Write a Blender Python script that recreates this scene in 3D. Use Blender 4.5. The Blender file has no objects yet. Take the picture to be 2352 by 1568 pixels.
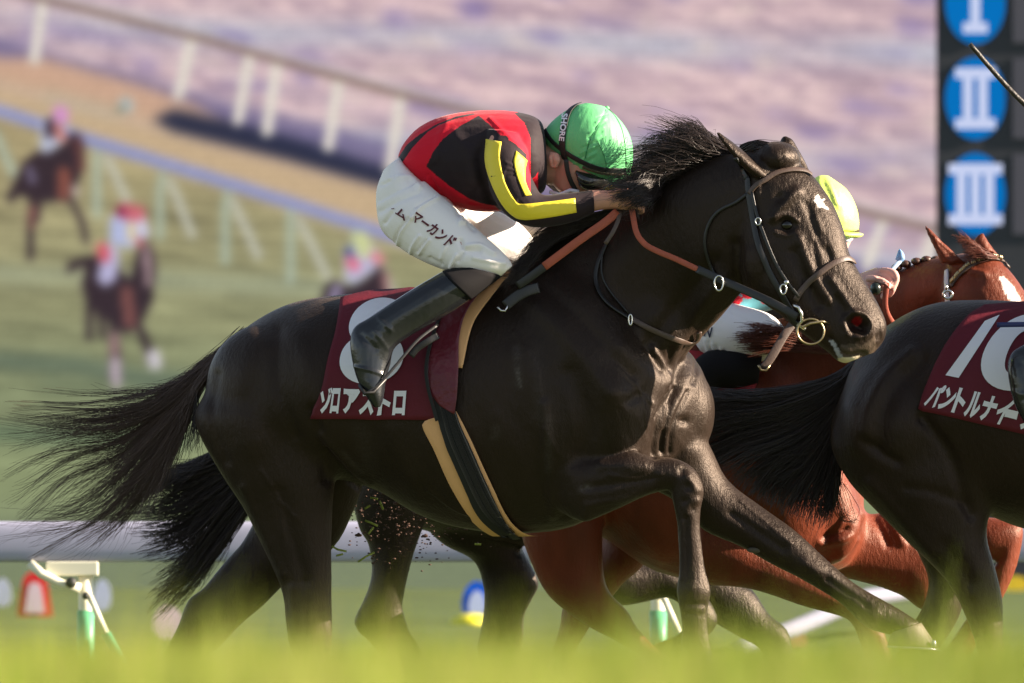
import bpy, bmesh, math, random
import numpy as np
from mathutils import Vector
from mathutils.bvhtree import BVHTree

random.seed(7); RNG = np.random.default_rng(7)
SC = bpy.context.scene
COL = SC.collection

# ------------------------------------------------------------------ camera, light, exposure
# the photograph is measured on a 2352 x 1568 raster; D = metres to the black horse, FPX = focal length in raster pixels
D, H, YH, FPX = 30.0, 0.6, 1312.0, 21900.0
cam = bpy.data.cameras.new('camera'); camo = bpy.data.objects.new('camera', cam); COL.objects.link(camo)
camo.location = (0, -D, H); camo.rotation_euler = (math.radians(90), 0, 0)
cam.sensor_width = 36; cam.lens = 36 * FPX / 2352; cam.shift_y = (YH - 784) / 2352
cam.clip_start = 0.5; cam.clip_end = 3000
cam.dof.use_dof = True; cam.dof.focus_distance = D - 0.15; cam.dof.aperture_fstop = cam.lens / 42.0
SC.camera = camo

SUN = Vector((0.93, -0.07, 0.36)).normalized()
w = bpy.data.worlds.new('World'); SC.world = w; w.use_nodes = True
nt = w.node_tree; nt.nodes.clear()
sky = nt.nodes.new('ShaderNodeTexSky'); sky.sky_type = 'NISHITA'; sky.sun_disc = False
sky.dust_density = 0.3; sky.ozone_density = 2.0; sky.sun_elevation = math.asin(SUN.z); sky.sun_rotation = math.atan2(SUN.x, SUN.y)
bg = nt.nodes.new('ShaderNodeBackground'); bg.inputs[1].default_value = 0.05
wo = nt.nodes.new('ShaderNodeOutputWorld')
hs = nt.nodes.new('ShaderNodeHueSaturation'); hs.inputs['Saturation'].default_value = 0.6      # sky colour desaturated so shaded whites come out less blue
nt.links.new(sky.outputs[0], hs.inputs['Color']); nt.links.new(hs.outputs[0], bg.inputs[0]); nt.links.new(bg.outputs[0], wo.inputs[0])
sl = bpy.data.lights.new('sun', 'SUN'); sl.energy = 5.0; sl.angle = math.radians(0.5); sl.color = (1.0, 0.84, 0.66)
so = bpy.data.objects.new('sun', sl); COL.objects.link(so)
so.rotation_euler = SUN.to_track_quat('Z', 'Y').to_euler(); so.location = (20, -5, 15)
SC.view_settings.view_transform = 'Standard'; SC.view_settings.look = 'None'
EXPO = 1.95
SC.view_settings.exposure = EXPO; SC.view_settings.gamma = 1.0; SC.view_settings.use_curve_mapping = False
SC.render.engine = 'CYCLES'; SC.cycles.use_denoising = True; SC.cycles.max_bounces = 8
SC.cycles.sample_clamp_indirect = 4.0

# ------------------------------------------------------------------ helpers
def s(r, g, b):
    f = lambda c: (c / 255 / 12.92) if c / 255 <= 0.04045 else ((c / 255 + 0.055) / 1.055) ** 2.4
    return (f(r), f(g), f(b))

def lin(a):
    a = np.clip(np.asarray(a, float) / 255, 0, 1)
    return np.where(a <= 0.04045, a / 12.92, ((a + 0.055) / 1.055) ** 2.4)

def P(px, py, y=0.0):
    d = D + y
    return np.array(((px - 1176) / FPX * d, y, H - (py - YH) / FPX * d))

def toPx(V):
    d = V[:, 1] + D
    return np.stack((V[:, 0] * FPX / d + 1176, YH - (V[:, 2] - H) * FPX / d), 1)

CAMV = np.array((0, -D, H))

def thing(name, label, cat, loc=(0, 0, 0), group=None):
    o = bpy.data.objects.new(name, None); COL.objects.link(o)
    o.location = Vector([float(c) for c in loc]); o.empty_display_size = 0.1
    o['label'] = label; o['category'] = cat
    if group: o['group'] = group
    return o

def tag(o, label=None, cat=None, group=None, kind=None):
    if label: o['label'] = label
    if cat: o['category'] = cat
    if group: o['group'] = group
    if kind: o['kind'] = kind
    return o

def mesh_obj(name, me, mat, parent=None, smooth=True):
    o = bpy.data.objects.new(name, me); COL.objects.link(o)
    if mat: 
        me.materials.clear(); me.materials.append(mat)
    me.polygons.foreach_set('use_smooth', [smooth] * len(me.polygons)); me.update()
    if parent:
        o.parent = parent
        off = parent.location.copy(); q = parent.parent
        while q: off += q.location; q = q.parent
        o.matrix_parent_inverse.identity(); o.location = -off
    return o

def part(name, V, F, mat, parent=None, smooth=True):
    me = bpy.data.meshes.new(name)
    me.from_pydata([tuple(map(float, v)) for v in V], [], [tuple(map(int, f)) for f in F]); me.validate()
    return mesh_obj(name, me, mat, parent, smooth)

def np_mesh(name, V, F):
    """V (n,3), F (m,k) arrays with constant k -> mesh, quickly"""
    V = np.asarray(V, np.float32); F = np.asarray(F, np.int32); m, k = F.shape
    me = bpy.data.meshes.new(name)
    me.vertices.add(len(V)); me.vertices.foreach_set('co', V.ravel())
    me.loops.add(m * k); me.loops.foreach_set('vertex_index', F.ravel())
    me.polygons.add(m); me.polygons.foreach_set('loop_start', np.arange(m, dtype=np.int32) * k)
    me.polygons.foreach_set('loop_total', np.full(m, k, np.int32))
    me.update(calc_edges=True)
    return me

def set_col(me, C, name='Col'):
    a = me.attributes.get(name) or me.attributes.new(name, 'FLOAT_COLOR', 'POINT')
    C = np.asarray(C, np.float32)
    if C.shape[1] == 3: C = np.concatenate((C, np.ones((len(C), 1), np.float32)), 1)
    a.data.foreach_set('color', C.ravel())

def catmull(A, sub):
    A = np.asarray(A, float)
    if len(A) < 3 or sub <= 1: 
        if sub <= 1: return A
    Q = np.vstack((2 * A[0] - A[1], A, 2 * A[-1] - A[-2])); out = []
    for i in range(1, len(Q) - 2):
        p0, p1, p2, p3 = Q[i - 1], Q[i], Q[i + 1], Q[i + 2]
        for k in range(sub):
            t = k / sub
            out.append(0.5 * (2 * p1 + (p2 - p0) * t + (2 * p0 - 5 * p1 + 4 * p2 - p3) * t * t + (3 * p1 - p0 - 3 * p2 + p3) * t ** 3))
    out.append(A[-1])
    return np.array(out)

def loft(secs, n=22, sub=4, T=None, dy=0.0, ex=2.0, grow=0.0):
    """secs: (ax,ay,bx,by,depth,halfdepth) - the two outline points of a limb's cross-section on the raster, its distance and its
    half-thickness in metres. Returns a closed tube."""
    A = np.array(secs, float)
    if T is not None:
        A[:, 0:2] = T(A[:, 0:2]); A[:, 2:4] = T(A[:, 2:4])
    A = catmull(A, sub)
    th = np.linspace(0, 2 * math.pi, n, endpoint=False)
    c, sn = np.cos(th), np.sin(th)
    c = np.sign(c) * np.abs(c) ** (2 / ex); sn = np.sign(sn) * np.abs(sn) ** (2 / ex)
    V = []
    for ax, ay, bx, by, y, hd in A:
        a = P(ax, ay, y + dy); b = P(bx, by, y + dy); m = (a + b) / 2; h = (a - b) / 2
        if grow:
            L = np.linalg.norm(h); h = h * max(0.2, (L + grow) / L); hd = max(0.004, hd + grow)
        V.append(m + c[:, None] * h + sn[:, None] * np.array((0, -hd, 0)))
    k = len(V); V = np.array(V)
    F = []
    for i in range(k - 1):
        for j in range(n):
            j2 = (j + 1) % n
            F.append((i * n + j, i * n + j2, (i + 1) * n + j2, (i + 1) * n + j))
    pts = V.reshape(-1, 3)
    c0, c1 = V[0].mean(0), V[-1].mean(0)
    pts = np.vstack((pts, c0, c1)); N = k * n
    for j in range(n):
        j2 = (j + 1) % n
        F.append((N, j2, j)); F.append((N + 1, (k - 1) * n + j, (k - 1) * n + j2))
    return pts, F

def ball(c, r, n=16, m=10):
    """ellipsoid: centre c, radii r (3)"""
    V = []; F = []
    for i in range(m + 1):
        ph = math.pi * i / m
        for j in range(n):
            t = 2 * math.pi * j / n
            V.append((c[0] + r[0] * math.sin(ph) * math.cos(t), c[1] + r[1] * math.sin(ph) * math.sin(t), c[2] + r[2] * math.cos(ph)))
    for i in range(m):
        for j in range(n):
            F.append((i * n + j, (i + 1) * n + j, (i + 1) * n + (j + 1) % n, i * n + (j + 1) % n))
    return np.array(V), F

def pball(px, py, y, rx, ry, rd):
    k = (D + y) / FPX
    return ball(P(px, py, y), (rx * k, rd, ry * k))

def join(parts):
    V = []; F = []; o = 0
    for v, f in parts:
        V.append(np.asarray(v, float)); F += [tuple(i + o for i in q) for q in f]; o += len(v)
    return np.vstack(V), F

class Sculpt:
    """parts fused into one continuous surface, then smoothed and worked over with strokes"""
    def __init__(self, parts, voxel, smooth=8, name='tmp'):
        V, F = join(parts)
        me = bpy.data.meshes.new('tmp'); me.from_pydata(V.tolist(), [], F)
        o = bpy.data.objects.new('tmp', me); COL.objects.link(o)
        md = o.modifiers.new('r', 'REMESH'); md.mode = 'VOXEL'; md.voxel_size = voxel; md.adaptivity = 0
        dg = bpy.context.evaluated_depsgraph_get(); dg.update()
        self.me = bpy.data.meshes.new_from_object(o.evaluated_get(dg))
        bpy.data.objects.remove(o); bpy.data.meshes.remove(me)
        n = len(self.me.vertices); a = np.empty(n * 3, np.float32); self.me.vertices.foreach_get('co', a)
        self.V = a.reshape(-1, 3).astype(float)
        e = np.empty(len(self.me.edges) * 2, np.int32); self.me.edges.foreach_get('vertices', e); self.E = e.reshape(-1, 2)
        self.deg = np.maximum(1, np.bincount(self.E.ravel(), minlength=n)).astype(float)
        self.smooth(smooth)
    def lap(self):
        n = len(self.V); L = np.empty_like(self.V); i, j = self.E[:, 0], self.E[:, 1]
        for k in range(3):
            x = self.V[:, k]
            L[:, k] = (np.bincount(i, x[j], n) + np.bincount(j, x[i], n)) / self.deg - x
        return L
    def smooth(self, it, mask=None):
        m = 1.0 if mask is None else mask[:, None]
        for _ in range(it):
            self.V += 0.5 * m * self.lap(); self.V -= 0.52 * m * self.lap()
    def soft(self, it, mask=None):
        m = 1.0 if mask is None else mask[:, None]
        for _ in range(it): self.V += 0.5 * m * self.lap()
    def push(self):
        self.me.vertices.foreach_set('co', self.V.astype(np.float32).ravel()); self.me.update()
    def normals(self):
        self.push(); a = np.empty(len(self.V) * 3, np.float32); self.me.vertex_normals.foreach_get('vector', a)
        return a.reshape(-1, 3)
    def px(self): return toPx(self.V)
    @staticmethod
    def dist(p, pts):
        best = np.full(len(p), 1e9)
        pts = np.asarray(pts, float)
        if len(pts) == 1: return np.hypot(*(p - pts[0]).T)
        for a, b in zip(pts[:-1], pts[1:]):
            ab = b - a; t = np.clip(((p - a) @ ab) / max(1e-9, ab @ ab), 0, 1)
            best = np.minimum(best, np.hypot(*(p - (a + t[:, None] * ab)).T))
        return best
    def strokes(self, L, T=None, ymax=9):
        """L: (points, radius px, height m) - ridges (+) and grooves (-) drawn on the camera side"""
        N = self.normals(); p = self.px(); face = np.clip(-N[:, 1] * 2.2 + 0.15, 0, 1) * (self.V[:, 1] < ymax)
        d = np.zeros(len(p))
        for pts, r, amp in L:
            pts = catmull(np.asarray(pts, float), 4) if len(pts) > 2 else np.asarray(pts, float)
            if T is not None: pts = T(pts)
            q = self.dist(p, pts); d += amp * np.exp(-(q / r) ** 2)
        self.V += N * (d * face)[:, None]
    def bvh(self):
        self.push(); n = len(self.me.polygons)
        return BVHTree.FromPolygons(self.V.tolist(), [tuple(q.vertices) for q in self.me.polygons])
    def rough(self, amp, scale, seed=0):
        """low smooth lumps so that nothing is perfectly even"""
        r = np.random.default_rng(seed); N = self.normals(); d = np.zeros(len(self.V))
        for _ in range(14):
            k = r.normal(size=3) * scale; d += np.sin(self.V @ k + r.uniform(0, 6.28)) * (1 / 14 ** .5)
        self.V += N * (d * amp)[:, None]

def inpoly(p, poly):
    x, y = p[:, 0], p[:, 1]; poly = np.asarray(poly, float); r = np.zeros(len(p), bool); j = len(poly) - 1
    for i in range(len(poly)):
        xi, yi = poly[i]; xj, yj = poly[j]
        if yi != yj:
            r ^= ((yi > y) != (yj > y)) & (x < (xj - xi) * (y - yi) / (yj - yi) + xi)
        j = i
    return r

def ray(bvh, px, py):
    d = Vector((P(px, py, 0) - CAMV)).normalized()
    h = bvh.ray_cast(Vector(CAMV), d)
    return h

def drape(bvh, pts, off):
    """points on the raster -> points lying on the surface as seen from the track side, with normals"""
    out = []; ns = []; last = None
    hits = [ray(bvh, a, b) for a, b in pts]
    ys = [h[0].y if h[0] is not None else None for h in hits]
    ok = [i for i, y in enumerate(ys) if y is not None]
    for i, (a, b) in enumerate(pts):
        h = hits[i]
        if h[0] is not None:
            c, n = np.array(h[0]), np.array(h[1])
        else:
            j = min(ok, key=lambda q: abs(q - i)) if ok else None
            y = ys[j] if j is not None else 0
            q = bvh.find_nearest(Vector(P(a, b, y + 0.01)))
            c, n = np.array(q[0]), np.array(q[1])
        if n[1] > 0.2: n = -n
        out.append(c + n * off); ns.append(n)
    return np.array(out), np.array(ns)

def smooth_line(A, it, ends=True):
    A = A.copy()
    for _ in range(it):
        A[1:-1] = A[1:-1] * 0.5 + (A[:-2] + A[2:]) * 0.25
    return A

def ribbon_mesh(C, N, wd, th, n=10):
    """flat strap of elliptical-rectangular section along C, flat to normals N, width wd (m, scalar or per point)"""
    k = len(C); T = np.gradient(C, axis=0); T /= np.linalg.norm(T, axis=1)[:, None] + 1e-12
    S = np.cross(N, T); S /= np.linalg.norm(S, axis=1)[:, None] + 1e-12; M = np.cross(T, S)
    wd = np.broadcast_to(wd, (k,)); t = np.linspace(0, 2 * math.pi, n, endpoint=False) + math.pi / n
    c = np.sign(np.cos(t)) * np.abs(np.cos(t)) ** .5; q = np.sign(np.sin(t)) * np.abs(np.sin(t)) ** .5
    V = C[:, None] + S[:, None] * (c[None, :, None] * wd[:, None, None] / 2) + M[:, None] * (q[None, :, None] * th / 2)
    F = []
    for i in range(k - 1):
        for j in range(n):
            j2 = (j + 1) % n; F.append((i * n + j, i * n + j2, (i + 1) * n + j2, (i + 1) * n + j))
    F.append(tuple(range(n - 1, -1, -1))); F.append(tuple((k - 1) * n + j for j in range(n)))
    return V.reshape(-1, 3), F

def strap(name, pts, wpx, mat, parent, bvh, off=0.004, th=0.006, sub=5, sm=3, taper=None):
    p = catmull(np.array(pts, float), sub) if len(pts) > 2 else np.array([np.array(pts[0]) * (1 - t) + np.array(pts[1]) * t for t in np.linspace(0, 1, 9)])
    C, N = drape(bvh, p, off + th / 2)
    C = smooth_line(C, sm); N = smooth_line(N, sm + 3); N /= np.linalg.norm(N, axis=1)[:, None]
    V, F = ribbon_mesh(C, N, wpx * (C[:, 1] + D) / FPX, th)
    return part(name, V, F, mat, parent)

def free_strap(name, pts3, wpx, mat, parent, th=0.006, sub=5, nrm=(0, -1, 0)):
    p = catmull(np.array(pts3, float), sub) if len(pts3) > 2 else np.array(pts3, float)
    C = np.array([P(*q) for q in p]); N = np.tile(np.array(nrm, float), (len(C), 1))
    V, F = ribbon_mesh(C, N, wpx * (C[:, 1] + D) / FPX, th)
    return part(name, V, F, mat, parent)

def tube(C, r, n=8):
    C = np.asarray(C, float); k = len(C); r = np.broadcast_to(r, (k,))
    T = np.gradient(C, axis=0); T /= np.linalg.norm(T, axis=1)[:, None] + 1e-12
    up = np.array((0.31, -0.9, 0.2)); S = np.cross(T, up); S /= np.linalg.norm(S, axis=1)[:, None] + 1e-12; M = np.cross(T, S)
    t = np.linspace(0, 2 * math.pi, n, endpoint=False)
    V = C[:, None] + (S[:, None] * np.cos(t)[None, :, None] + M[:, None] * np.sin(t)[None, :, None]) * r[:, None, None]
    F = []
    for i in range(k - 1):
        for j in range(n):
            j2 = (j + 1) % n; F.append((i * n + j, (i + 1) * n + j, (i + 1) * n + j2, i * n + j2))
    F.append(tuple(range(n))); F.append(tuple((k - 1) * n + n - 1 - j for j in range(n)))
    return V.reshape(-1, 3), F

def ring(c, rx, ry, r, tilt=0.0, n=36):
    """metal ring about the raster point c=(px,py,depth), radii in raster pixels"""
    k = (D + c[2]) / FPX; a = np.linspace(0, 2 * math.pi, n, endpoint=False); m = 8
    o = P(*c); C = np.stack((o[0] + np.cos(a) * rx * k, o[1] + np.cos(a) * math.sin(tilt) * rx * k, o[2] + np.sin(a) * ry * k), 1)
    T = np.roll(C, -1, 0) - np.roll(C, 1, 0); T /= np.linalg.norm(T, axis=1)[:, None]
    S = np.tile(np.array((0, -1.0, 0)), (n, 1)); M = np.cross(T, S)
    t = np.linspace(0, 2 * math.pi, m, endpoint=False)
    V = C[:, None] + (S[:, None] * np.cos(t)[None, :, None] + M[:, None] * np.sin(t)[None, :, None]) * r
    F = [(i * m + j, ((i + 1) % n) * m + j, ((i + 1) % n) * m + (j + 1) % m, i * m + (j + 1) % m) for i in range(n) for j in range(m)]
    return V.reshape(-1, 3), F

def patch(name, grid_px, bvh, off, mat, parent, th=0.006, sm=4, mirror=None):
    """cloth laid on a body: grid_px (rows, cols, 2) on the raster; a second layer gives it thickness"""
    R, Cn, _ = grid_px.shape
    A, N = drape(bvh, [tuple(q) for q in grid_px.reshape(-1, 2)], off)
    A = A.reshape(R, Cn, 3); N = N.reshape(R, Cn, 3)
    for _ in range(sm):
        B = A.copy()
        B[1:-1, :, 1] = A[1:-1, :, 1] * .5 + (A[:-2, :, 1] + A[2:, :, 1]) * .25
        A = B.copy(); B[:, 1:-1, 1] = A[:, 1:-1, 1] * .5 + (A[:, :-2, 1] + A[:, 2:, 1]) * .25
        A = B
    def shell(A, flip):
        inner = A - np.array((0, -th, 0)) if not flip else A + np.array((0, -th, 0))
        V = np.vstack((A.reshape(-1, 3), inner.reshape(-1, 3))); F = []; M = R * Cn
        for i in range(R - 1):
            for j in range(Cn - 1):
                a, b, c, d = i * Cn + j, i * Cn + j + 1, (i + 1) * Cn + j + 1, (i + 1) * Cn + j
                F.append((a, d, c, b)); F.append((M + a, M + b, M + c, M + d))
        edge = [j for j in range(Cn)] + [i * Cn + Cn - 1 for i in range(1, R)] + [(R - 1) * Cn + j for j in range(Cn - 2, -1, -1)] + [i * Cn for i in range(R - 2, 0, -1)]
        for a, b in zip(edge, edge[1:] + edge[:1]): F.append((a, b, M + b, M + a))
        return V, F
    L = [shell(A, False)]
    if mirror:
        B = A.copy(); B[..., 1] = 2 * mirror(A) - A[..., 1]
        L.append(shell(B, True))
    V, F = join(L)
    return part(name, V, F, mat, parent), A

def quadgrid(left, right, rows, cols):
    l = catmull(np.array(left, float), 8); r = catmull(np.array(right, float), 8)
    def res(a, n):
        d = np.r_[0, np.cumsum(np.hypot(*np.diff(a, axis=0).T))]; t = np.linspace(0, d[-1], n)
        return np.stack((np.interp(t, d, a[:, 0]), np.interp(t, d, a[:, 1])), 1)
    l, r = res(l, rows), res(r, rows); t = np.linspace(0, 1, cols)
    return l[:, None] * (1 - t)[None, :, None] + r[:, None] * t[None, :, None]

def text_mesh(body, bold=0.02, shear=0.0):
    c = bpy.data.curves.new('t', 'FONT'); c.body = body; c.offset = bold; c.resolution_u = 3 if len(body) > 1 or not body.isdigit() else 10; c.shear = shear
    o = bpy.data.objects.new('t', c); COL.objects.link(o)
    dg = bpy.context.evaluated_depsgraph_get(); dg.update()
    me = bpy.data.meshes.new_from_object(o.evaluated_get(dg)); bpy.data.objects.remove(o)
    bm = bmesh.new(); bm.from_mesh(me); bpy.data.meshes.remove(me)
    bmesh.ops.remove_doubles(bm, verts=bm.verts, dist=0.0005)
    bmesh.ops.triangulate(bm, faces=bm.faces)
    for _ in range(2):
        ed = [e for e in bm.edges if e.calc_length() > 0.16]
        if not ed: break
        bmesh.ops.subdivide_edges(bm, edges=ed, cuts=1); bmesh.ops.triangulate(bm, faces=bm.faces)
    V = np.array([v.co[:] for v in bm.verts]); F = [tuple(v.index for v in f.verts) for f in bm.faces]; bm.free()
    return V, F

def lettering(name, body, corners, bvh, off, mat, parent, bold=0.02):
    """printed words: corners = bottom-left, bottom-right, top-right, top-left on the raster"""
    V, F = text_mesh(body, bold)
    lo, hi = V.min(0), V.max(0); u = (V[:, 0] - lo[0]) / (hi[0] - lo[0]); v = (V[:, 1] - lo[1]) / (hi[1] - lo[1])
    bl, br, tr, tl = [np.array(c, float) for c in corners]
    p = (bl * ((1 - u) * (1 - v))[:, None] + br * (u * (1 - v))[:, None] + tr * (u * v)[:, None] + tl * ((1 - u) * v)[:, None])
    C, N = drape(bvh, [tuple(q) for q in p], off)
    C = C + np.array((0, -0.001, 0))
    return part(name, C, F, mat, parent, smooth=False)

# ------------------------------------------------------------------ materials
def mat(name, col=(0.5, 0.5, 0.5), rough=0.5, spec=0.5, metal=0.0, attr=None, bump=0.0, bscale=80, bstretch=(1, 1, 1), var=0.0,
        vscale=6, emit=None, estr=0.0, trans=0.0, sheen=0.0, sheen_tint=(1, 1, 1), coat=0.0, fine=0.0, stint=None):
    m = bpy.data.materials.new(name); m.use_nodes = True; t = m.node_tree; t.nodes.clear(); ln = t.links.new
    o = t.nodes.new('ShaderNodeOutputMaterial'); b = t.nodes.new('ShaderNodeBsdfPrincipled'); ln(b.outputs[0], o.inputs[0])
    b.inputs['Base Color'].default_value = (*col, 1); b.inputs['Roughness'].default_value = rough
    b.inputs['Specular IOR Level'].default_value = spec; b.inputs['Metallic'].default_value = metal
    b.inputs['Sheen Weight'].default_value = sheen; b.inputs['Sheen Tint'].default_value = (*sheen_tint, 1); b.inputs['Sheen Roughness'].default_value = 0.4
    b.inputs['Coat Weight'].default_value = coat; b.inputs['Coat Roughness'].default_value = 0.15
    if stint: b.inputs['Specular Tint'].default_value = (*stint, 1)
    src = None
    if attr:
        a = t.nodes.new('ShaderNodeAttribute'); a.attribute_name = attr; src = a.outputs['Color']; ln(src, b.inputs['Base Color'])
    co = None
    if bump or var or fine:
        tc = t.nodes.new('ShaderNodeTexCoord'); mp = t.nodes.new('ShaderNodeMapping'); mp.inputs['Scale'].default_value = bstretch
        ln(tc.outputs['Object'], mp.inputs[0]); co = mp.outputs[0]
    if var:
        n = t.nodes.new('ShaderNodeTexNoise'); n.inputs['Scale'].default_value = vscale; n.inputs['Detail'].default_value = 5; ln(co, n.inputs['Vector'])
        mr = t.nodes.new('ShaderNodeMapRange'); mr.inputs['From Min'].default_value = 0.3; mr.inputs['From Max'].default_value = 0.7
        mr.inputs['To Min'].default_value = 1 - var; mr.inputs['To Max'].default_value = 1 + var; ln(n.outputs[0], mr.inputs[0])
        mx = t.nodes.new('ShaderNodeMix'); mx.data_type = 'RGBA'; mx.blend_type = 'MULTIPLY'; mx.inputs[0].default_value = 1
        if src: ln(src, mx.inputs[6])
        else: mx.inputs[6].default_value = (*col, 1)
        ln(mr.outputs[0], mx.inputs[7]); ln(mx.outputs[2], b.inputs['Base Color'])
        m2 = t.nodes.new('ShaderNodeMapRange'); m2.inputs['To Min'].default_value = max(0.02, rough - 0.1); m2.inputs['To Max'].default_value = min(1, rough + 0.1)
        ln(n.outputs[0], m2.inputs[0]); ln(m2.outputs[0], b.inputs['Roughness'])
    if bump or fine:
        last = None
        for sc_, st in ((bscale, bump), (bscale * 4.5, fine)):
            if not st: continue
            n = t.nodes.new('ShaderNodeTexNoise'); n.inputs['Scale'].default_value = sc_; n.inputs['Detail'].default_value = 4; ln(co, n.inputs['Vector'])
            bp = t.nodes.new('ShaderNodeBump'); bp.inputs['Strength'].default_value = st; bp.inputs['Distance'].default_value = 0.6 / sc_
            ln(n.outputs[0], bp.inputs['Height'])
            if last: ln(last, bp.inputs['Normal'])
            last = bp.outputs[0]
        ln(last, b.inputs['Normal'])
    if emit is not None:
        b.inputs['Emission Color'].default_value = (*emit, 1); b.inputs['Emission Strength'].default_value = estr
    if trans:
        tr = t.nodes.new('ShaderNodeBsdfTranslucent'); tr.inputs[0].default_value = (*col, 1)
        if attr: ln(src, tr.inputs[0])
        ms = t.nodes.new('ShaderNodeMixShader'); ms.inputs[0].default_value = trans
        ln(b.outputs[0], ms.inputs[1]); ln(tr.outputs[0], ms.inputs[2]); ln(ms.outputs[0], o.inputs[0])
    return m

def emit_mat(name, attr=None, col=(1, 1, 1), k=1.0):
    m = bpy.data.materials.new(name); m.use_nodes = True; t = m.node_tree; t.nodes.clear(); ln = t.links.new
    o = t.nodes.new('ShaderNodeOutputMaterial'); e = t.nodes.new('ShaderNodeEmission'); ln(e.outputs[0], o.inputs[0])
    e.inputs[1].default_value = k / 2 ** EXPO; e.inputs[0].default_value = (*col, 1)
    if attr:
        a = t.nodes.new('ShaderNodeAttribute'); a.attribute_name = attr; ln(a.outputs['Color'], e.inputs[0])
    return m

M = {}
M['coat'] = mat('horse_coat', attr='Col', rough=0.43, spec=0.30, var=0.3, vscale=9, bump=0.42, bscale=90, bstretch=(1, 1, 0.4), fine=1.0, sheen=0.06, sheen_tint=(1.0, 0.7, 0.5), stint=(1.0, 0.80, 0.66))
M['hair'] = mat('black_hair', s(42, 33, 30), rough=0.38, spec=0.5)
M['tail_hair'] = mat('dark_brown_hair', s(74, 56, 47), rough=0.36, spec=0.5)
M['red_hair'] = mat('chestnut_hair', s(92, 46, 30), rough=0.45)
M['brown_hair'] = mat('brown_hair', s(70, 45, 35), rough=0.45)
M['hoof'] = mat('hoof_horn', s(118, 106, 88), rough=0.6, var=0.2, vscale=20, bump=0.3, bscale=120)
M['shoe'] = mat('aluminium_shoe', (0.75, 0.75, 0.76), rough=0.35, metal=0.9)
M['eye'] = mat('horse_eye', (0.006, 0.004, 0.003), rough=0.06, spec=0.6)
M['black_leather'] = mat('black_leather', (0.012, 0.011, 0.011), rough=0.42, bump=0.15, bscale=220)
M['boot'] = mat('patent_boot', (0.012, 0.013, 0.015), rough=0.2, spec=0.6, bump=0.1, bscale=14, var=0.1)
M['boot_top'] = mat('matt_boot_top', (0.010, 0.009, 0.010), rough=0.85, spec=0.15)
M['brown_leather'] = mat('brown_leather', s(74, 58, 50), rough=0.5, bump=0.2, bscale=160)
M['rubber'] = mat('orange_rubber_grip', s(158, 78, 56), rough=0.7, bump=0.5, bscale=420, bstretch=(1, 1, 1), var=0.12, vscale=30)
M['rubber_dull'] = mat('dull_rubber_grip', s(150, 70, 52), rough=0.7, bump=0.4, bscale=400, var=0.12, vscale=30)
M['maroon'] = mat('maroon_cloth', s(90, 19, 34), rough=0.62, spec=0.3, bump=0.12, bscale=14, var=0.12, vscale=5, fine=0.15)
M['maroon_leather'] = mat('maroon_leather', s(92, 22, 35), rough=0.42, spec=0.4, bump=0.4, bscale=30, var=0.15, vscale=9)
M['print'] = mat('white_print', s(225, 224, 232), rough=0.6)
M['maroon_print'] = mat('maroon_print', s(88, 20, 32), rough=0.7)
M['navy_print'] = mat('navy_print', s(30, 30, 60), rough=0.7)
M['tan_pad'] = mat('tan_pad', s(216, 164, 112), rough=0.75, bump=0.15, bscale=120, var=0.08, vscale=6)
M['elastic'] = mat('grey_elastic', s(112, 106, 102), rough=0.8, bump=0.2, bscale=300)
M['elastic_edge'] = mat('black_elastic', s(26, 25, 25), rough=0.8)
M['metal'] = mat('steel_ring', (0.62, 0.6, 0.58), rough=0.22, metal=1.0)
M['brass'] = mat('brass_ring', (0.36, 0.28, 0.16), rough=0.35, metal=1.0)
M['silk'] = mat('racing_silk', attr='Col', rough=0.7, spec=0.2, sheen=0.1, bump=0.12, bscale=22, fine=0.06)
M['breech'] = mat('white_breeches', attr='Col', rough=0.6, spec=0.3, bump=0.10, bscale=30, fine=0.05)
M['skin'] = mat('skin', attr='Col', rough=0.5, spec=0.4, bump=0.1, bscale=120)
M['cap_green'] = mat('green_cap_cloth', s(104, 188, 124), rough=0.5, spec=0.3, bump=0.12, bscale=40, bstretch=(1.6, 1, 0.5), var=0.06, vscale=4, trans=0.0)
M['cap_dark'] = mat('dark_green_seam', s(40, 120, 70), rough=0.6)
M['cap_lime'] = mat('lime_cap_cloth', s(218, 236, 112), rough=0.5, bump=0.2, bscale=40)
M['band'] = mat('black_band', (0.012, 0.012, 0.012), rough=0.6)
M['visor'] = mat('brown_band', s(74, 66, 48), rough=0.5)
M['goggle'] = mat('dark_goggle', (0.02, 0.02, 0.018), rough=0.1, spec=0.7)
M['turf'] = mat('turf', s(80, 92, 60), rough=0.9, spec=0.1, var=0.3, vscale=0.6, bump=0.5, bscale=30)
M['blade'] = mat('grass_blade', attr='Col', rough=0.6, spec=0.2, trans=0.45)
M['hedge'] = mat('hedge_leaf', attr='Col', rough=0.8, spec=0.2, trans=0.2)
M['rail'] = mat('white_rail', s(158, 158, 180), rough=0.5, spec=0.3, var=0.05, vscale=3)
M['rail_metal'] = mat('cream_bracket', s(222, 218, 196), rough=0.45)
M['rail_green'] = mat('green_post_sleeve', s(88, 170, 130), rough=0.4)
M['clod'] = mat('dirt_clod', s(74, 52, 42), rough=0.95)
M['clip'] = mat('grass_clipping', s(170, 180, 92), rough=0.7, trans=0.3)
M['screen_back'] = mat('screen_case', s(48, 48, 54), rough=0.7)
M['board'] = mat('board_black', s(34, 38, 48), rough=0.6)
M['board_panel'] = mat('board_panel', s(66, 66, 80), rough=0.6)

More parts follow.
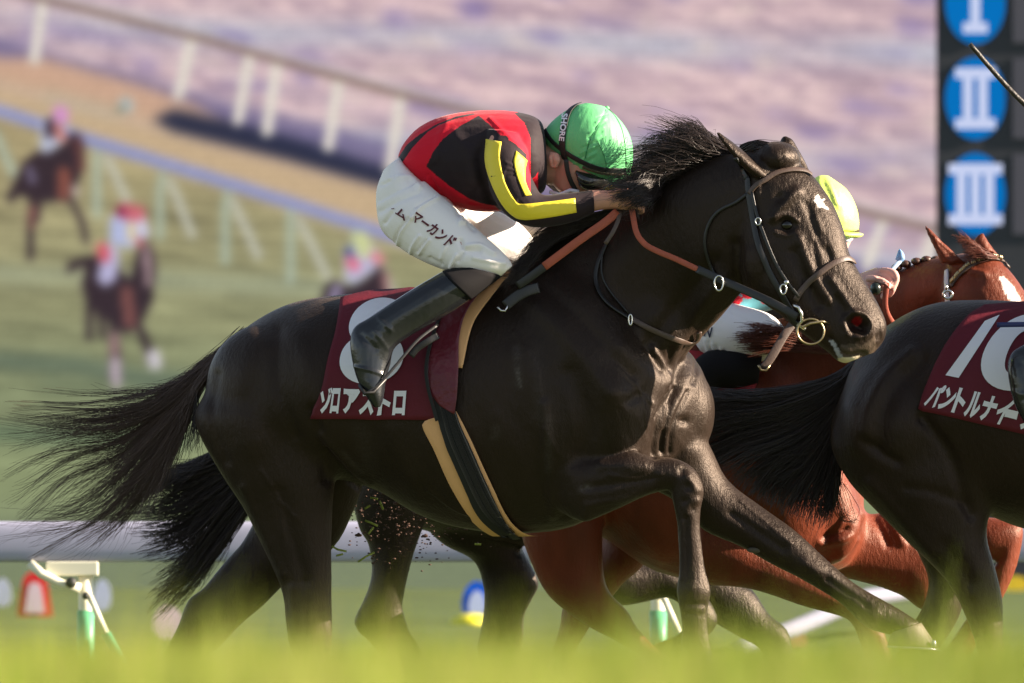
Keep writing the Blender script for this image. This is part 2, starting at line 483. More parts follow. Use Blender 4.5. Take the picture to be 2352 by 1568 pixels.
# ------------------------------------------------------------------ the setting: ground, hedge, rail, screen, board, grass
def ground():
    xs = np.r_[np.linspace(-300, -14, 12), np.linspace(-12, 12, 49), np.linspace(14, 300, 12)]
    ys = np.r_[np.linspace(-45, -31, 6), np.linspace(-30, -4, 53), np.linspace(-3, 40, 30), np.linspace(45, 160, 24), np.linspace(180, 1500, 10)]
    X, Y = np.meshgrid(xs, ys)
    d = Y + D
    Z = np.where(d < 26, 0.30 * np.clip((25 - d) / 10, 0, 1) ** 1.0, 0.0)
    Z = Z + .36 * np.clip((Y - 40) / 59, 0, 1)
    V = np.stack((X, Y, Z), 2).reshape(-1, 3); n = len(xs); F = []
    for i in range(len(ys) - 1):
        for j in range(n - 1):
            a = i * n + j; F.append((a, a + 1, a + n + 1, a + n))
    o = mesh_obj('turf_track', np_mesh('turf_track', V, F), M['turf']); o['kind'] = 'structure'; o['label'] = 'green turf race track running under the horses'
ground()

def grass():
    def blades(n, d0, d1, top_mu, top_sd, w0, w1):
        d = RNG.uniform(d0, d1, n); half = d * 0.066 + .7
        x = RNG.uniform(-1, 1, n) * half; y = d - D
        z0 = 0.30 * np.clip((25 - d) / 10, 0, 1)
        patchy = 0.5 + 0.25 * np.sin(x * 7 + 1.3 * d) + 0.25 * np.sin(x * 17 - 2.1 * d)
        top = YH + top_mu + RNG.normal(0, top_sd, n) + 34 * (1 - patchy)     # how high a blade reaches up the picture
        h = np.clip(H - (top - YH) / FPX * d - z0, 0.04, 0.5)
        lean = RNG.normal(0, 0.12, (n, 2)) * h[:, None]; w_ = RNG.uniform(w0, w1, n)
        a = RNG.uniform(0, math.pi, n); dx, dy = np.cos(a) * w_, np.sin(a) * w_
        V = np.empty((n, 5, 3)); t = (0, 0, 0.55, 0.55, 1.0); sd = (-1, 1, 0.8, -0.8, 0); cv = (0, 0, 0.3, 0.3, 1.0)
        for k in range(5):
            V[:, k, 0] = x + lean[:, 0] * cv[k] + dx * sd[k]; V[:, k, 1] = y + lean[:, 1] * cv[k] + dy * sd[k]; V[:, k, 2] = z0 - 0.01 + (h + 0.01) * t[k]
        return V
    V = np.concatenate((blades(27000, 6, 15.5, 172, 15, .002, .0045), blades(13000, 7.5, 13, 146, 28, .002, .004), blades(3400, 6.5, 9.5, 82, 52, .0016, .003), blades(420, 9, 13, 30, 50, .001, .0022), blades(1300, 14, 21, 150, 28, .0012, .0026)))
    n = len(V); b = np.arange(n)[:, None] * 5
    F = np.concatenate((b + np.array((0, 1, 2)), b + np.array((0, 2, 3)), b + np.array((3, 2, 4))))
    me = np_mesh('foreground_grass', V.reshape(-1, 3), F)
    base = np.array([lin((126, 144, 48)), lin((142, 150, 64)), lin((162, 158, 90)), lin((102, 124, 38))])
    pn = np.sin(V[:, 0, 0] * 5 + V[:, 0, 1]) > .2
    idx = np.where(pn, RNG.choice(4, n, p=(.25, .4, .25, .1)), RNG.choice(4, n, p=(.45, .25, .06, .24)))
    q = V[:, 0, 0] * 3.1 + V[:, 0, 1] * .7
    lv = .92 + .7 * ( .22 * np.sin(q) + .16 * np.sin(2.7 * q + 1) + .12 * np.sin(6.1 * q + 2))
    c = base[idx] * RNG.uniform(0.8, 1.2, (n, 1)) * lv[:, None]
    set_col(me, np.repeat(c, 5, 0))
    o = mesh_obj('grass', me, M['blade']); tag(o, 'out of focus yellow green grass along the bottom edge', kind='stuff')
grass()

# ---- the big screen beside the track, showing the race
YS = 100.0
SX0, SX1, SY0, SY1, ST = -1400, 2150, -480, 1356, 5
gx = np.arange(SX0, SX1 + 1, ST, dtype=float); gy = np.arange(SY0, SY1 + 1, ST, dtype=float)
GX, GY = np.meshgrid(gx, gy)

def box(a, r, ax):
    if r < 1: return a
    p = np.pad(a, [(r + 1, r) if k == ax else (0, 0) for k in range(a.ndim)], mode='edge'); c = np.cumsum(p, ax)
    n = a.shape[ax]; sl0 = [slice(None)] * a.ndim; sl1 = list(sl0); sl0[ax] = slice(2 * r + 1, 2 * r + 1 + n); sl1[ax] = slice(0, n)
    return (c[tuple(sl0)] - c[tuple(sl1)]) / (2 * r + 1)
def blur(a, r):
    for _ in range(2): a = box(box(a, r, 0), r, 1)
    return a
GP = np.stack((GX.ravel(), GY.ravel()), 1)
def polymask(poly): return inpoly(GP, poly).reshape(GX.shape).astype(float)
def linemask(pts, wd): return (Sculpt.dist(GP, pts) < wd / 2).reshape(GX.shape).astype(float)
IMG = np.zeros(GX.shape + (3,))
def put(m, col, soft=1, op=1.0):
    global IMG
    m = blur(m, soft)[..., None] * op; IMG = IMG * (1 - m) + np.array(col, float) * m
def noise2(sx, sy, ang, seed):
    r = np.random.default_rng(seed); a = np.zeros(GX.shape); c, sn = math.cos(ang), math.sin(ang)
    U = GX * c + GY * sn; W = -GX * sn + GY * c
    g = r.normal(size=(256, 256)); iu, iw = U / sx, W / sy
    i, j = np.floor(iu).astype(int), np.floor(iw).astype(int); fu, fw = iu - i, iw - j; fu = fu * fu * (3 - 2 * fu); fw = fw * fw * (3 - 2 * fw)
    q = lambda u, v: g[u % 256, v % 256]
    return (q(i, j) * (1 - fu) + q(i + 1, j) * fu) * (1 - fw) + (q(i, j + 1) * (1 - fu) + q(i + 1, j + 1) * fu) * fw
def c1(*pts): return [(x * .4411, y * .4411) for x, y in pts]

def screen():
    global IMG
    # raked dirt: pink, lilac and grey-blue rows falling to the right
    n1, n2, n3 = noise2(110, 22, 0.2, 1), noise2(40, 16, 0.2, 2), noise2(300, 60, 0.12, 3)
    t = np.clip(0.5 + 0.30 * n1 + 0.24 * n2, 0, 1)[..., None]
    IMG = np.array((180, 154, 166.)) * (1 - t) + np.array((228, 198, 198.)) * t
    row = (GY - GX * 0.03)
    cy = np.exp(-(((row - 58 + 245 * 40) % 245 - 0) / 34) ** 2) + np.exp(-((245 - (row - 58 + 245 * 40) % 245) / 34) ** 2)
    put(np.clip(cy * (0.75 + 0.25 * n3), 0, 1), (176, 190, 208), 3, 0.75)
    put(np.clip(noise2(90, 26, 0.15, 5) - 0.55, 0, 1), (130, 116, 168), 2, 0.7)
    put(np.clip(noise2(70, 20, 0.2, 6) - 0.75, 0, 1), (226, 206, 196), 2, 0.7)
    for k in range(5):                                        # bluish furrows parallel to the upper rail
        y0 = -30 + k * 62; put(linemask([(-300, y0 - 78), (2200, y0 + 585)], 16 + 5 * k), (168, 158, 186), 3, 0.3)
    # edge of the dirt: violet shadow, orange sand and tan grass
    put(polymask(c1((-3600, -700), (0, 195), (250, 275), (600, 365), (900, 455), (1300, 560), (1880, 705), (5200, 1540), (5200, 2100), (-3600, -500))), (116, 106, 142), 2, 0.85)
    put(polymask(c1((-3600, -560), (0, 300), (250, 305), (700, 430), (1010, 540), (1250, 700), (1880, 900), (5200, 1750), (5200, 3600), (-3600, 3600))), (204, 166, 142), 2)
    put(polymask(c1((-3600, -400), (0, 420), (600, 570), (1100, 720), (1880, 930), (5200, 1790), (5200, 3600), (-3600, 3600))), (198, 172, 138), 4)
    put(linemask(c1((-200, 390), (560, 590), (1100, 740), (2200, 1020)), 13), (202, 180, 168), 2, 0.7)
    put(linemask(c1((240, 500), (600, 590)), 18), (176, 176, 156), 3, 0.6)
    put(polymask(c1((790, 620), (900, 565), (1200, 630), (1600, 735), (1880, 830), (5200, 1670), (5200, 1780), (1880, 945), (1500, 835), (1100, 735), (900, 685))), (44, 48, 70), 2, 0.97)
    put(linemask(c1((655, 540), (660, 550)), 34), (172, 184, 184), 1, 0.9); put(linemask(c1((620, 570), (630, 575)), 20), (138, 140, 120), 1, 0.7)
    # turf below the lower rail
    gr = polymask([(-1600, -140), (0, 262), (870, 545), (2200, 980), (2200, 1500), (-1600, 1500)])
    v = np.clip((GY - 280) / 620, 0, 1)[..., None]; g = np.array((172, 156, 118.)) * (1 - v) + np.array((134, 142, 108.)) * v
    g = g * (1 + 0.07 * noise2(150, 16, 0.1, 8)[..., None] + 0.04 * noise2(60, 9, 0.08, 9)[..., None])
    m = blur(gr, 3)[..., None]; IMG = IMG * (1 - m) + g * m
    put(polymask([(-500, 600), (400, 625), (900, 655), (900, 690), (200, 650), (-500, 630)]), (164, 172, 146), 3, 0.7)
    for a, b, c_, o in (([(-400, 800), (0, 828), (180, 840), (340, 872), (560, 880)], 30, (84, 102, 92), .8), ([(-400, 978), (0, 994), (120, 1003), (420, 1010)], 26, (82, 108, 88), .8),
                        ([(100, 880), (420, 920)], 22, (104, 120, 98), .5), ([(0, 700), (300, 730), (600, 760)], 20, (142, 140, 104), .5), ([(0, 560), (300, 600)], 16, (128, 122, 92), .45)):
        put(linemask(a, b), c_, 3, o)
    put(polymask([(-1600, 980), (900, 1040), (2200, 1100), (2200, 1500), (-1600, 1500)]), (146, 158, 114), 5, 0.5)
    put(polymask([(-1600, 1170), (2200, 1200), (2200, 1500), (-1600, 1500)]), (120, 130, 104), 6, 0.75)
    parts = {}
    def rec(name, m, thr=0.45):
        parts.setdefault(name, []).append(blur(m, 1) > thr)
    # lower rail: blue top bar and pairs of grey struts
    for a, b in ((c1((510, 790), (510, 1120)), c1((560, 820), (660, 1040))), (c1((840, 910), (832, 1230)), c1((890, 950), (1000, 1220))), (c1((1180, 1000), (1172, 1360)), c1((1215, 1050), (1345, 1330))),
                 (c1((1510, 1090), (1512, 1460)), c1((1560, 1150), (1705, 1435))), (c1((-30, 690), (70, 900)), c1((-100, 640), (-100, 900))), (c1((1850, 1200), (1850, 1580)), c1((1900, 1240), (2050, 1540)))):
        put(linemask(a, 20), (170, 184, 168), 1, 0.85); put(linemask(b, 20), (192, 192, 178), 1, 0.9)
    bar = [(-1500, -150), (0, 254), (250, 334), (560, 430), (870, 530), (1400, 704), (2200, 960)]
    put(linemask(bar, 27), (152, 156, 198), 1); put(linemask([(x + 2, y + 7) for x, y in bar], 9), (128, 136, 186), 1, .7); rec('pictured_blue_rail', linemask(bar, 27))
    # upper rail: brown-edged top bar and cream posts
    for a in ([(98, 5), (79, 135)], [(440, 88), (411, 218)], [(573, 130), (547, 275)], [(637, 142), (613, 302)], [(778, 186), (755, 335)], [(922, 214), (896, 385)], [(2028, 508), (1992, 610)], [(2140, 545), (2116, 640)], [(-150, -60), (-172, 60)], [(1160, 275), (1130, 450)]):
        put(linemask(a, 25), (226, 218, 206), 1, 1); rec('pictured_cream_post', linemask(a, 25))
    bar2 = [(-1500, -440), (110, 0), (440, 82), (880, 206), (1960, 480), (2200, 540)]
    put(linemask([(x, y - 10) for x, y in bar2], 17), (200, 194, 200), 1, .8); put(linemask(bar2, 16), (138, 114, 104), 1, 1); rec('pictured_brown_rail', linemask(bar2, 15))
    # three trailing horses and their riders
    def horse(body, legs, marks, rider):
        global IMG
        m = polymask(body)
        for l, wd in legs: m = np.maximum(m, linemask(l, wd))
        put(m, (56, 44, 52), 1, .97); rec('pictured_horse', m)
        for pl, c_, wd in marks: put(linemask(pl, wd) if wd else polymask(pl), c_, 1, .85)
        mr = np.zeros(GX.shape)
        for pl, c_, wd in rider:
            q = linemask(pl, wd) if wd else polymask(pl); put(q, c_, 1, .95); mr = np.maximum(mr, q)
        rec('pictured_jockey', mr)
    horse(c1((185, 790), (120, 840), (70, 960), (30, 1030), (55, 1065), (110, 1010), (140, 1040), (250, 1055), (360, 1050), (420, 920), (440, 840), (432, 730), (400, 690), (350, 700), (300, 760)),
          [(c1((170, 1040), (160, 1180), (155, 1340)), 16), (c1((210, 1040), (190, 1150)), 12), (c1((370, 1040), (430, 1160), (450, 1260)), 13)],
          [(c1((330, 900), (330, 1010)), (150, 88, 74), 30), (c1((405, 720), (420, 880)), (120, 70, 66), 14), (c1((150, 880), (170, 940)), (130, 120, 150), 16), (c1((170, 1080), (165, 1180)), (170, 110, 98), 12), (c1((390, 980), (395, 1010)), (196, 180, 176), 16)],
          [(c1((215, 790), (205, 640), (260, 610), (350, 640), (320, 740), (250, 800)), (186, 192, 216), 0), (c1((310, 690), (330, 720)), (226, 150, 140), 18), (c1((265, 640), (262, 690)), (60, 46, 58), 26), (c1((300, 650), (305, 700)), (186, 104, 92), 16), (c1((315, 588), (322, 604)), (212, 146, 204), 36)])
    horse([(188, 655), (196, 610), (150, 630), (160, 600), (215, 585), (250, 600), (300, 640), (320, 560), (345, 555), (358, 600), (352, 690), (330, 735), (290, 770), (250, 740), (200, 700)],
          [([(206, 690), (204, 775)], 17), ([(262, 730), (264, 800), (266, 870)], 22), ([(230, 720), (236, 770)], 14), ([(310, 730), (332, 780), (352, 830)], 19)],
          [([(336, 570), (340, 650)], (190, 160, 164), 16), ([(290, 670), (300, 740)], (132, 84, 80), 30), ([(264, 830), (268, 880)], (212, 196, 206), 24), ([(352, 815), (356, 835)], (226, 220, 230), 30), ([(262, 770), (264, 810)], (176, 140, 140), 18)],
          [([(252, 560), (255, 500), (290, 480), (330, 500), (342, 540), (300, 570)], (178, 186, 226), 0), ([(222, 640), (240, 560), (275, 570), (268, 640), (240, 660)], (190, 186, 222), 0), ([(236, 570), (240, 590)], (212, 86, 100), 26), ([(318, 550), (322, 560)], (206, 92, 98), 16), ([(300, 515), (302, 545)], (226, 206, 158), 20), ([(322, 500), (332, 530)], (222, 214, 230), 18), ([(288, 486), (316, 490)], (206, 104, 116), 36), ([(276, 484), (280, 490)], (120, 30, 70), 20)])
    horse([(735, 690), (748, 655), (770, 640), (800, 660), (840, 640), (868, 605), (884, 620), (892, 690), (880, 720), (760, 720)], [],
          [([(884, 630), (890, 680)], (176, 120, 122), 14), ([(775, 660), (765, 690)], (176, 166, 200), 22)],
          [([(790, 650), (792, 590), (812, 560), (870, 575), (862, 620), (815, 650)], (188, 186, 218), 0), ([(800, 575), (806, 585)], (70, 84, 140), 22), ([(806, 600), (816, 610)], (228, 110, 132), 24), ([(860, 588), (872, 596)], (226, 130, 140), 22), ([(828, 548), (836, 575)], (204, 210, 150), 34)])
    IMG = blur(IMG, 1)
    IMG *= (1 + np.random.default_rng(4).normal(0, 0.02, GX.shape))[..., None]
    IMG *= (1 + 0.02 * np.sin(GY * 2.1))[..., None]
    C = lin(np.clip(IMG, 0, 255)).reshape(-1, 3)
    k = (D + YS) / FPX
    V = np.stack(((GX - 1176) * k, np.full(GX.shape, YS), H - (GY - YH) * k), 2).reshape(-1, 3)
    R, Cn = GX.shape; i, j = np.meshgrid(np.arange(R - 1), np.arange(Cn - 1), indexing='ij'); a = i * Cn + j
    F = np.stack((a + Cn, a + Cn + 1, a + 1, a), 2)
    owner = np.zeros((R - 1, Cn - 1), int); names = ['picture']; labels = [None]
    for nm, L in parts.items():
        merged = [np.any(L, 0)] if nm in ('pictured_cream_post',) else L
        for m in merged if nm != 'pictured_cream_post' else L:
            owner[m[:-1, :-1]] = len(names); names.append(nm)
    root = thing('video_screen', 'huge screen showing trailing horses, white rails and pink raked dirt', 'video screen', P(900, 1356, YS))
    em = emit_mat('screen_picture', attr='Col')
    for q, nm in enumerate(names):
        f = F[owner == q]
        if not len(f): continue
        u, inv = np.unique(f.ravel(), return_inverse=True)
        me = np_mesh(nm, V[u], inv.reshape(-1, 4)); set_col(me, C[u]); o = mesh_obj(nm, me, em, root, smooth=False)
    x0, x1, z0, z1 = V[:, 0].min(), V[:, 0].max(), V[:, 2].min(), V[:, 2].max()
    def bx(x0, x1, y0, y1, z0, z1):
        v = [(x, y, z) for x in (x0, x1) for y in (y0, y1) for z in (z0, z1)]
        return v, [(0, 1, 3, 2), (4, 6, 7, 5), (0, 4, 5, 1), (2, 3, 7, 6), (0, 2, 6, 4), (1, 5, 7, 3)]
    part('case', *bx(x0, x1, YS + 0.02, YS + 1.2, z0, z1), M['screen_back'], root, False)
    part('plinth', *bx(x0 + 1, x1 - 1, YS + 0.1, YS + 1.1, 0, z0), M['screen_back'], root, False)
    # ---- the black results board with its blue numerals, close beside the screen
    rb = thing('results_board', 'black results board with white Roman numerals on blue discs', 'results board', P(2240, 1356, YS - 0.4))
    yb = YS - 0.4; k = (D + yb) / FPX; X = lambda px: (px - 1176) * k; Z = lambda py: H - (py - YH) * k
    part('board', *bx(X(2153), X(3300), yb, yb + 1.4, 0.02, Z(-330)), M['board'], rb, False)
    blue = emit_mat('blue_disc', col=s(8, 112, 188)); white = emit_mat('pale_numeral', col=s(198, 208, 240))
    for q, cyp in enumerate((6, 226, 446)):
        t = np.linspace(0, 2 * math.pi, 40, endpoint=False); v = []
        for dep in (0, -0.03):
            v += [(X(2240) + math.cos(a) * 69 * k, yb - 0.001 + dep, Z(cyp) + math.sin(a) * 95 * k) for a in t]
        f = [tuple(range(79, 39, -1))] + [(a, (a + 1) % 40, 40 + (a + 1) % 40, 40 + a) for a in range(40)]
        dsc = part('disc', v, f, blue, rb, False)
        L = []
        hw = (16, 34, 50)[q]
        for sg in (-1, 1): L.append(bx(X(2240 - hw - 12), X(2240 + hw + 12), yb - 0.05, yb - 0.032, Z(cyp + sg * 58 + 12), Z(cyp + sg * 58 - 12)))
        for c_ in ((0,), (-17, 17), (-32, 0, 32))[q]: L.append(bx(X(2240 + c_ - 11), X(2240 + c_ + 11), yb - 0.045, yb - 0.033, Z(cyp + 50), Z(cyp - 50)))
        part('roman_numeral', *join(L), white, dsc, False)
        part('display_panel', *bx(X(2326), X(2900), yb - 0.03, yb - 0.001, Z(cyp + 92), Z(cyp - 92)), M['board_panel'], rb, False)
screen()

# ---- running rail behind the horses
def rail():
    y = 9.6; k = (D + y) / FPX
    X = lambda px: (px - 1176) * k; Z = lambda py: H - (py - YH) * k
    root = thing('running_rail', 'long white running rail on green sleeved posts behind the horses', 'rail', (0, y, 0))
    t = np.linspace(0, 2 * math.pi, 28, endpoint=False); zc, r = (Z(1197) + Z(1291)) / 2, (Z(1197) - Z(1291)) / 2
    V = []; F = []
    xs = np.linspace(-12, 12, 9)
    for x in xs: V += [(x, y + math.copysign(abs(math.cos(a)) ** .45, math.cos(a)) * r * .62, zc + math.copysign(abs(math.sin(a)) ** .8, math.sin(a)) * r) for a in t]
    for i in range(len(xs) - 1):
        for j in range(28): F.append((i * 28 + j, i * 28 + (j + 1) % 28, (i + 1) * 28 + (j + 1) % 28, (i + 1) * 28 + j))
    part('top_rail', V, F, M['rail'], root)
    def bxx(x0, x1, y0, y1, z0, z1):
        v = [(a, b, c) for a in (x0, x1) for b in (y0, y1) for c in (z0, z1)]
        return v, [(0, 1, 3, 2), (4, 6, 7, 5), (0, 4, 5, 1), (2, 3, 7, 6), (0, 2, 6, 4), (1, 5, 7, 3)]
    for px in (197, 1512, 2827, -1118):
        c = X(px); br = part('bracket', *bxx(X(px - 90), X(px + 30), y - .05, y + .05, Z(1322), Z(1289)), M['rail_metal'], root, False)
        md = br.modifiers.new('b', 'BEVEL'); md.width = 0.006; md.segments = 2
        part('post', *tube([(c, y, zz) for zz in np.linspace(0, Z(1322), 4)], 17 * k, 14), M['rail_metal'], root)
        sl_ = part('post_sleeve', *tube([(c, y, zz) for zz in np.linspace(0, Z(1402), 4)], 20 * k, 16), M['rail_green'], root)
        a0, a1, a2 = (X(px + 8), Z(1365)), (X(px + 48), Z(1455)), (X(px + 96), Z(1545))
        part('strut', *tube([(a0[0], y - .06, a0[1]), (a1[0], y - .06, a1[1])], 8 * k, 8), M['rail_metal'], root)
        part('strut_sleeve', *tube([(a1[0], y - .06, a1[1]), (a2[0], y - .06, a2[1]), (X(px + 190), y - .06, 0)], 12 * k, 10), M['rail_green'], root)
        part('brace', *tube([(X(px - 128), y - .06, Z(1292)), (X(px - 100), y - .06, Z(1318)), (X(px - 52), y - .06, Z(1342)), (X(px - 10), y - .06, Z(1350))], 11 * k, 10), M['rail_metal'], root)
        part('bolt', *pball(px - 34, 1338, y - .09, 13, 13, .02), M['band'], root); part('bolt', *pball(px, 1368, y - .09, 9, 9, .02), M['band'], root)
rail()

# ---- blurred round markers standing on the infield beyond the rail
def marker(px, py, rx, ry, y, c_rim, c_in, label, taper=0.0, base=None):
    y = 40.0
    while y < 95 and (H - .36 * max(0, (y - 40) / 59)) * FPX / (y + D) + YH > py + ry + 3: y += .5
    z_g = .36 * max(0, (y - 40) / 59)
    k = (D + y) / FPX; root = thing('infield_marker', label, 'marker', (P(px, py, y)[0], y, z_g), 'coloured markers on the infield')
    OUT = [(-.40, 1), (0, 1.06), (.40, 1), (.62, .75), (.74, .3), (.88, -.4), (1, -1), (.5, -1.04), (0, -1), (-.5, -1.04), (-1, -1), (-.88, -.4), (-.74, .3), (-.62, .75)] if taper else [(math.cos(q) * (1 - .12 * math.sin(q)), math.sin(q)) for q in np.linspace(0, 2 * math.pi, 28, endpoint=False)]
    if taper: OUT = OUT[::-1]
    def slab(rx, ry, y0, y1, cy=0.0):
        n = len(OUT); v = [P(px, py, y) + np.array((u_ * rx * k, yy, v_ * ry * k + cy * k)) for yy in (y0, y1) for u_, v_ in OUT]
        return v, [tuple(range(n - 1, -1, -1)), tuple(range(n, 2 * n))] + [(i, (i + 1) % n, n + (i + 1) % n, n + i) for i in range(n)]
    part('panel', *slab(rx, ry, -.012, .012), mat('marker_paint', s(*c_rim), rough=.95, spec=.05, var=.08), root, False)
    if c_in: part('panel_centre', *slab(rx * .55, ry * .68, -.02, -.014, -ry * .15), mat('marker_centre', s(*c_in), rough=.95, spec=.05), root, False)
    part('stake', *tube([(P(px, py, y)[0], y, 0), (P(px, py, y)[0], y, P(px, py + ry, y)[2] + .02)], .02, 8), M['turf'], root)
    if base: part('base', *ball((P(px, py, y)[0] - .05, y - 1, z_g), (50 * k, .3, .10)), mat('yellow_base', s(*base), rough=.6), root)
marker(80, 1366, 42, 50, 60, (214, 52, 58), (226, 200, 214), 'red marker with pale centre beside the left rail post', taper=.3)
marker(6, 1362, 20, 34, 58, (196, 200, 224), None, 'lilac marker at the very left edge under the rail')
marker(235, 1368, 20, 38, 62, (190, 196, 226), None, 'lilac marker just right of the left rail post')
marker(385, 1432, 34, 42, 50, (226, 196, 212), None, 'pale pink marker below the hanging black tail')
marker(1096, 1382, 36, 48, 56, (30, 92, 214), (196, 206, 250), 'blue oval marker with white centre between dark horse legs', base=(214, 206, 40))
marker(1832, 1474, 22, 22, 46, (214, 140, 128), None, 'small salmon marker low behind the outstretched hoof')
marker(2332, 1340, 32, 18, 60, (224, 190, 60), None, 'yellow marker at the right edge behind dark legs')
def side_rail():
    o = part('angled_rail', *tube([P(1700, 1492, 30), P(1835, 1440, 34), P(1990, 1372, 40), P(2300, 1330, 52)], .06, 12), mat('grey_rail', s(120, 120, 138), rough=.6))
    tag(o, 'pale angled rail glimpsed low behind the outstretched foreleg', 'rail')
side_rail()

# ------------------------------------------------------------------ horses
def yc(x): return 0.2 - 0.35 * (x - 450) / 1170
TRUNK = [(490, 842, 466, 930, yc(465), .07), (540, 772, 498, 1050, yc(500), .18), (625, 714, 575, 1110, yc(600), .255), (720, 684, 725, 1095, yc(720), .28),
         (820, 671, 850, 1118, yc(835), .28), (950, 668, 955, 1178, yc(950), .29), (1050, 652, 1075, 1214, yc(1060), .30), (1150, 612, 1200, 1226, yc(1170), .29),
         (1250, 580, 1320, 1208, -.045, .275), (1390, 640, 1415, 1150, -.08, .265), (1470, 700, 1475, 1120, -.035, .245), (1545, 770, 1545, 1085, .03, .20), (1600, 830, 1600, 1055, .085, .14), (1626, 890, 1622, 1015, .11, .09)]
NECK = [(1190, 600, 1390, 1010, -.04, .17), (1290, 532, 1530, 870, -.05, .165), (1415, 462, 1596, 794, -.10, .14), (1525, 405, 1650, 735, -.18, .118),
        (1640, 362, 1706, 668, -.24, .105), (1735, 345, 1760, 620, -.29, .10)]
HEAD = [(1760, 350, 1690, 560, -.29, .085), (1838, 378, 1690, 610, -.30, .10), (1898, 450, 1708, 655, -.31, .108), (1934, 522, 1745, 688, -.33, .10), (1951, 585, 1792, 722, -.345, .085),
        (1984, 645, 1836, 760, -.36, .074), (2013, 694, 1872, 786, -.37, .07), (2033, 742, 1902, 808, -.375, .068), (2029, 778, 1922, 826, -.375, .058), (2008, 808, 1942, 834, -.37, .036)]
EAR = [(1700, 340, 1775, 420, -.35, .040), (1676, 322, 1742, 408, -.375, .036), (1658, 310, 1708, 384, -.39, .028), (1646, 300, 1676, 346, -.40, .018), (1640, 294, 1654, 316, -.405, .008)]
EAR_FAR = [(1796, 380, 1862, 402, -.22, .034), (1786, 348, 1850, 374, -.24, .032), (1792, 326, 1834, 346, -.25, .024), (1800, 312, 1820, 322, -.255, .012)]
FORE_NEAR = [(1300, 1000, 1255, 1150, -.17, .09), (1361, 1010, 1330, 1196, -.22, .085), (1418, 1030, 1405, 1173, -.25, .07), (1490, 1044, 1492, 1137, -.27, .056), (1548, 1050, 1540, 1128, -.28, .050),
             (1596, 1076, 1540, 1136, -.285, .046), (1618, 1122, 1547, 1160, -.29, .042), (1610, 1168, 1554, 1188, -.29, .034), (1607, 1210, 1558, 1212, -.29, .028), (1612, 1255, 1560, 1255, -.29, .026),
             (1621, 1311, 1561, 1311, -.29, .028), (1633, 1356, 1555, 1356, -.29, .038), (1627, 1396, 1560, 1396, -.29, .032), (1627, 1440, 1565, 1440, -.29, .028), (1634, 1485, 1562, 1488, -.29, .032), (1642, 1530, 1556, 1530, -.29, .05), (1648, 1560, 1548, 1560, -.29, .055)]
FORE_FAR = [(1570, 940, 1470, 1110, .0, .10), (1630, 1022, 1550, 1150, .02, .09), (1672, 1100, 1615, 1215, .02, .07), (1752, 1166, 1705, 1256, .0, .056), (1824, 1219, 1780, 1298, -.02, .046), (1888, 1277, 1843, 1332, -.03, .044),
            (1960, 1334, 1925, 1382, -.04, .034), (2030, 1378, 1985, 1438, -.05, .036), (2068, 1400, 2022, 1452, -.05, .034), (2104, 1424, 2050, 1458, -.05, .038), (2112, 1430, 2060, 1462, -.05, .034)]
HIND_NEAR = [(590, 800, 690, 805, .14, .05), (500, 870, 750, 885, .09, .11), (446, 945, 770, 955, .05, .14), (462, 1012, 782, 1030, .04, .135), (506, 1088, 770, 1095, .03, .115), (554, 1162, 762, 1165, .03, .092), (592, 1240, 760, 1235, .03, .074),
             (628, 1310, 760, 1305, .03, .06), (650, 1370, 761, 1370, .03, .054), (658, 1430, 762, 1430, .03, .048), (668, 1490, 761, 1490, .03, .042), (695, 1560, 750, 1560, .03, .034), (702, 1660, 746, 1660, .03, .03), (700, 1720, 762, 1720, .03, .05), (695, 1752, 775, 1752, .03, .055)]
HIND_FAR = [(640, 960, 850, 1070, .30, .11), (600, 1150, 812, 1176, .32, .085), (562, 1235, 765, 1262, .33, .07), (525, 1283, 655, 1338, .33, .055), (470, 1348, 600, 1392, .33, .048), (432, 1378, 548, 1438, .33, .045),
            (408, 1440, 505, 1486, .33, .038), (380, 1490, 452, 1530, .33, .03), (332, 1560, 395, 1590, .33, .028), (300, 1610, 362, 1650, .33, .036), (280, 1640, 350, 1690, .33, .045)]
BASE = np.array(lin((28, 20, 16)))

def horse_mesh(root, parts, voxel, smooth, base, name='body', strokes=None, T=None, paint=None, rough=.0025, seed=1, soft=None):
    sc = Sculpt(parts, voxel, smooth)
    if soft is not None: sc.soft(int(60 * (.0062 / voxel) ** 1.3), soft(sc.px()))
    sc.rough(rough, 14, seed)
    if strokes: 
        sc.strokes([(a, r, 1.1 * h) for a, r, h in strokes], T); sc.smooth(2)
    bv = sc.bvh(); C = np.tile(np.asarray(base, float), (len(sc.V), 1))
    if paint: paint(sc, C)
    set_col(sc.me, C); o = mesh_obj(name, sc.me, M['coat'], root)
    return sc, bv, o

def pm(p, poly, sc=None): return inpoly(p, poly)

def lines(k):  # k copies
    return k

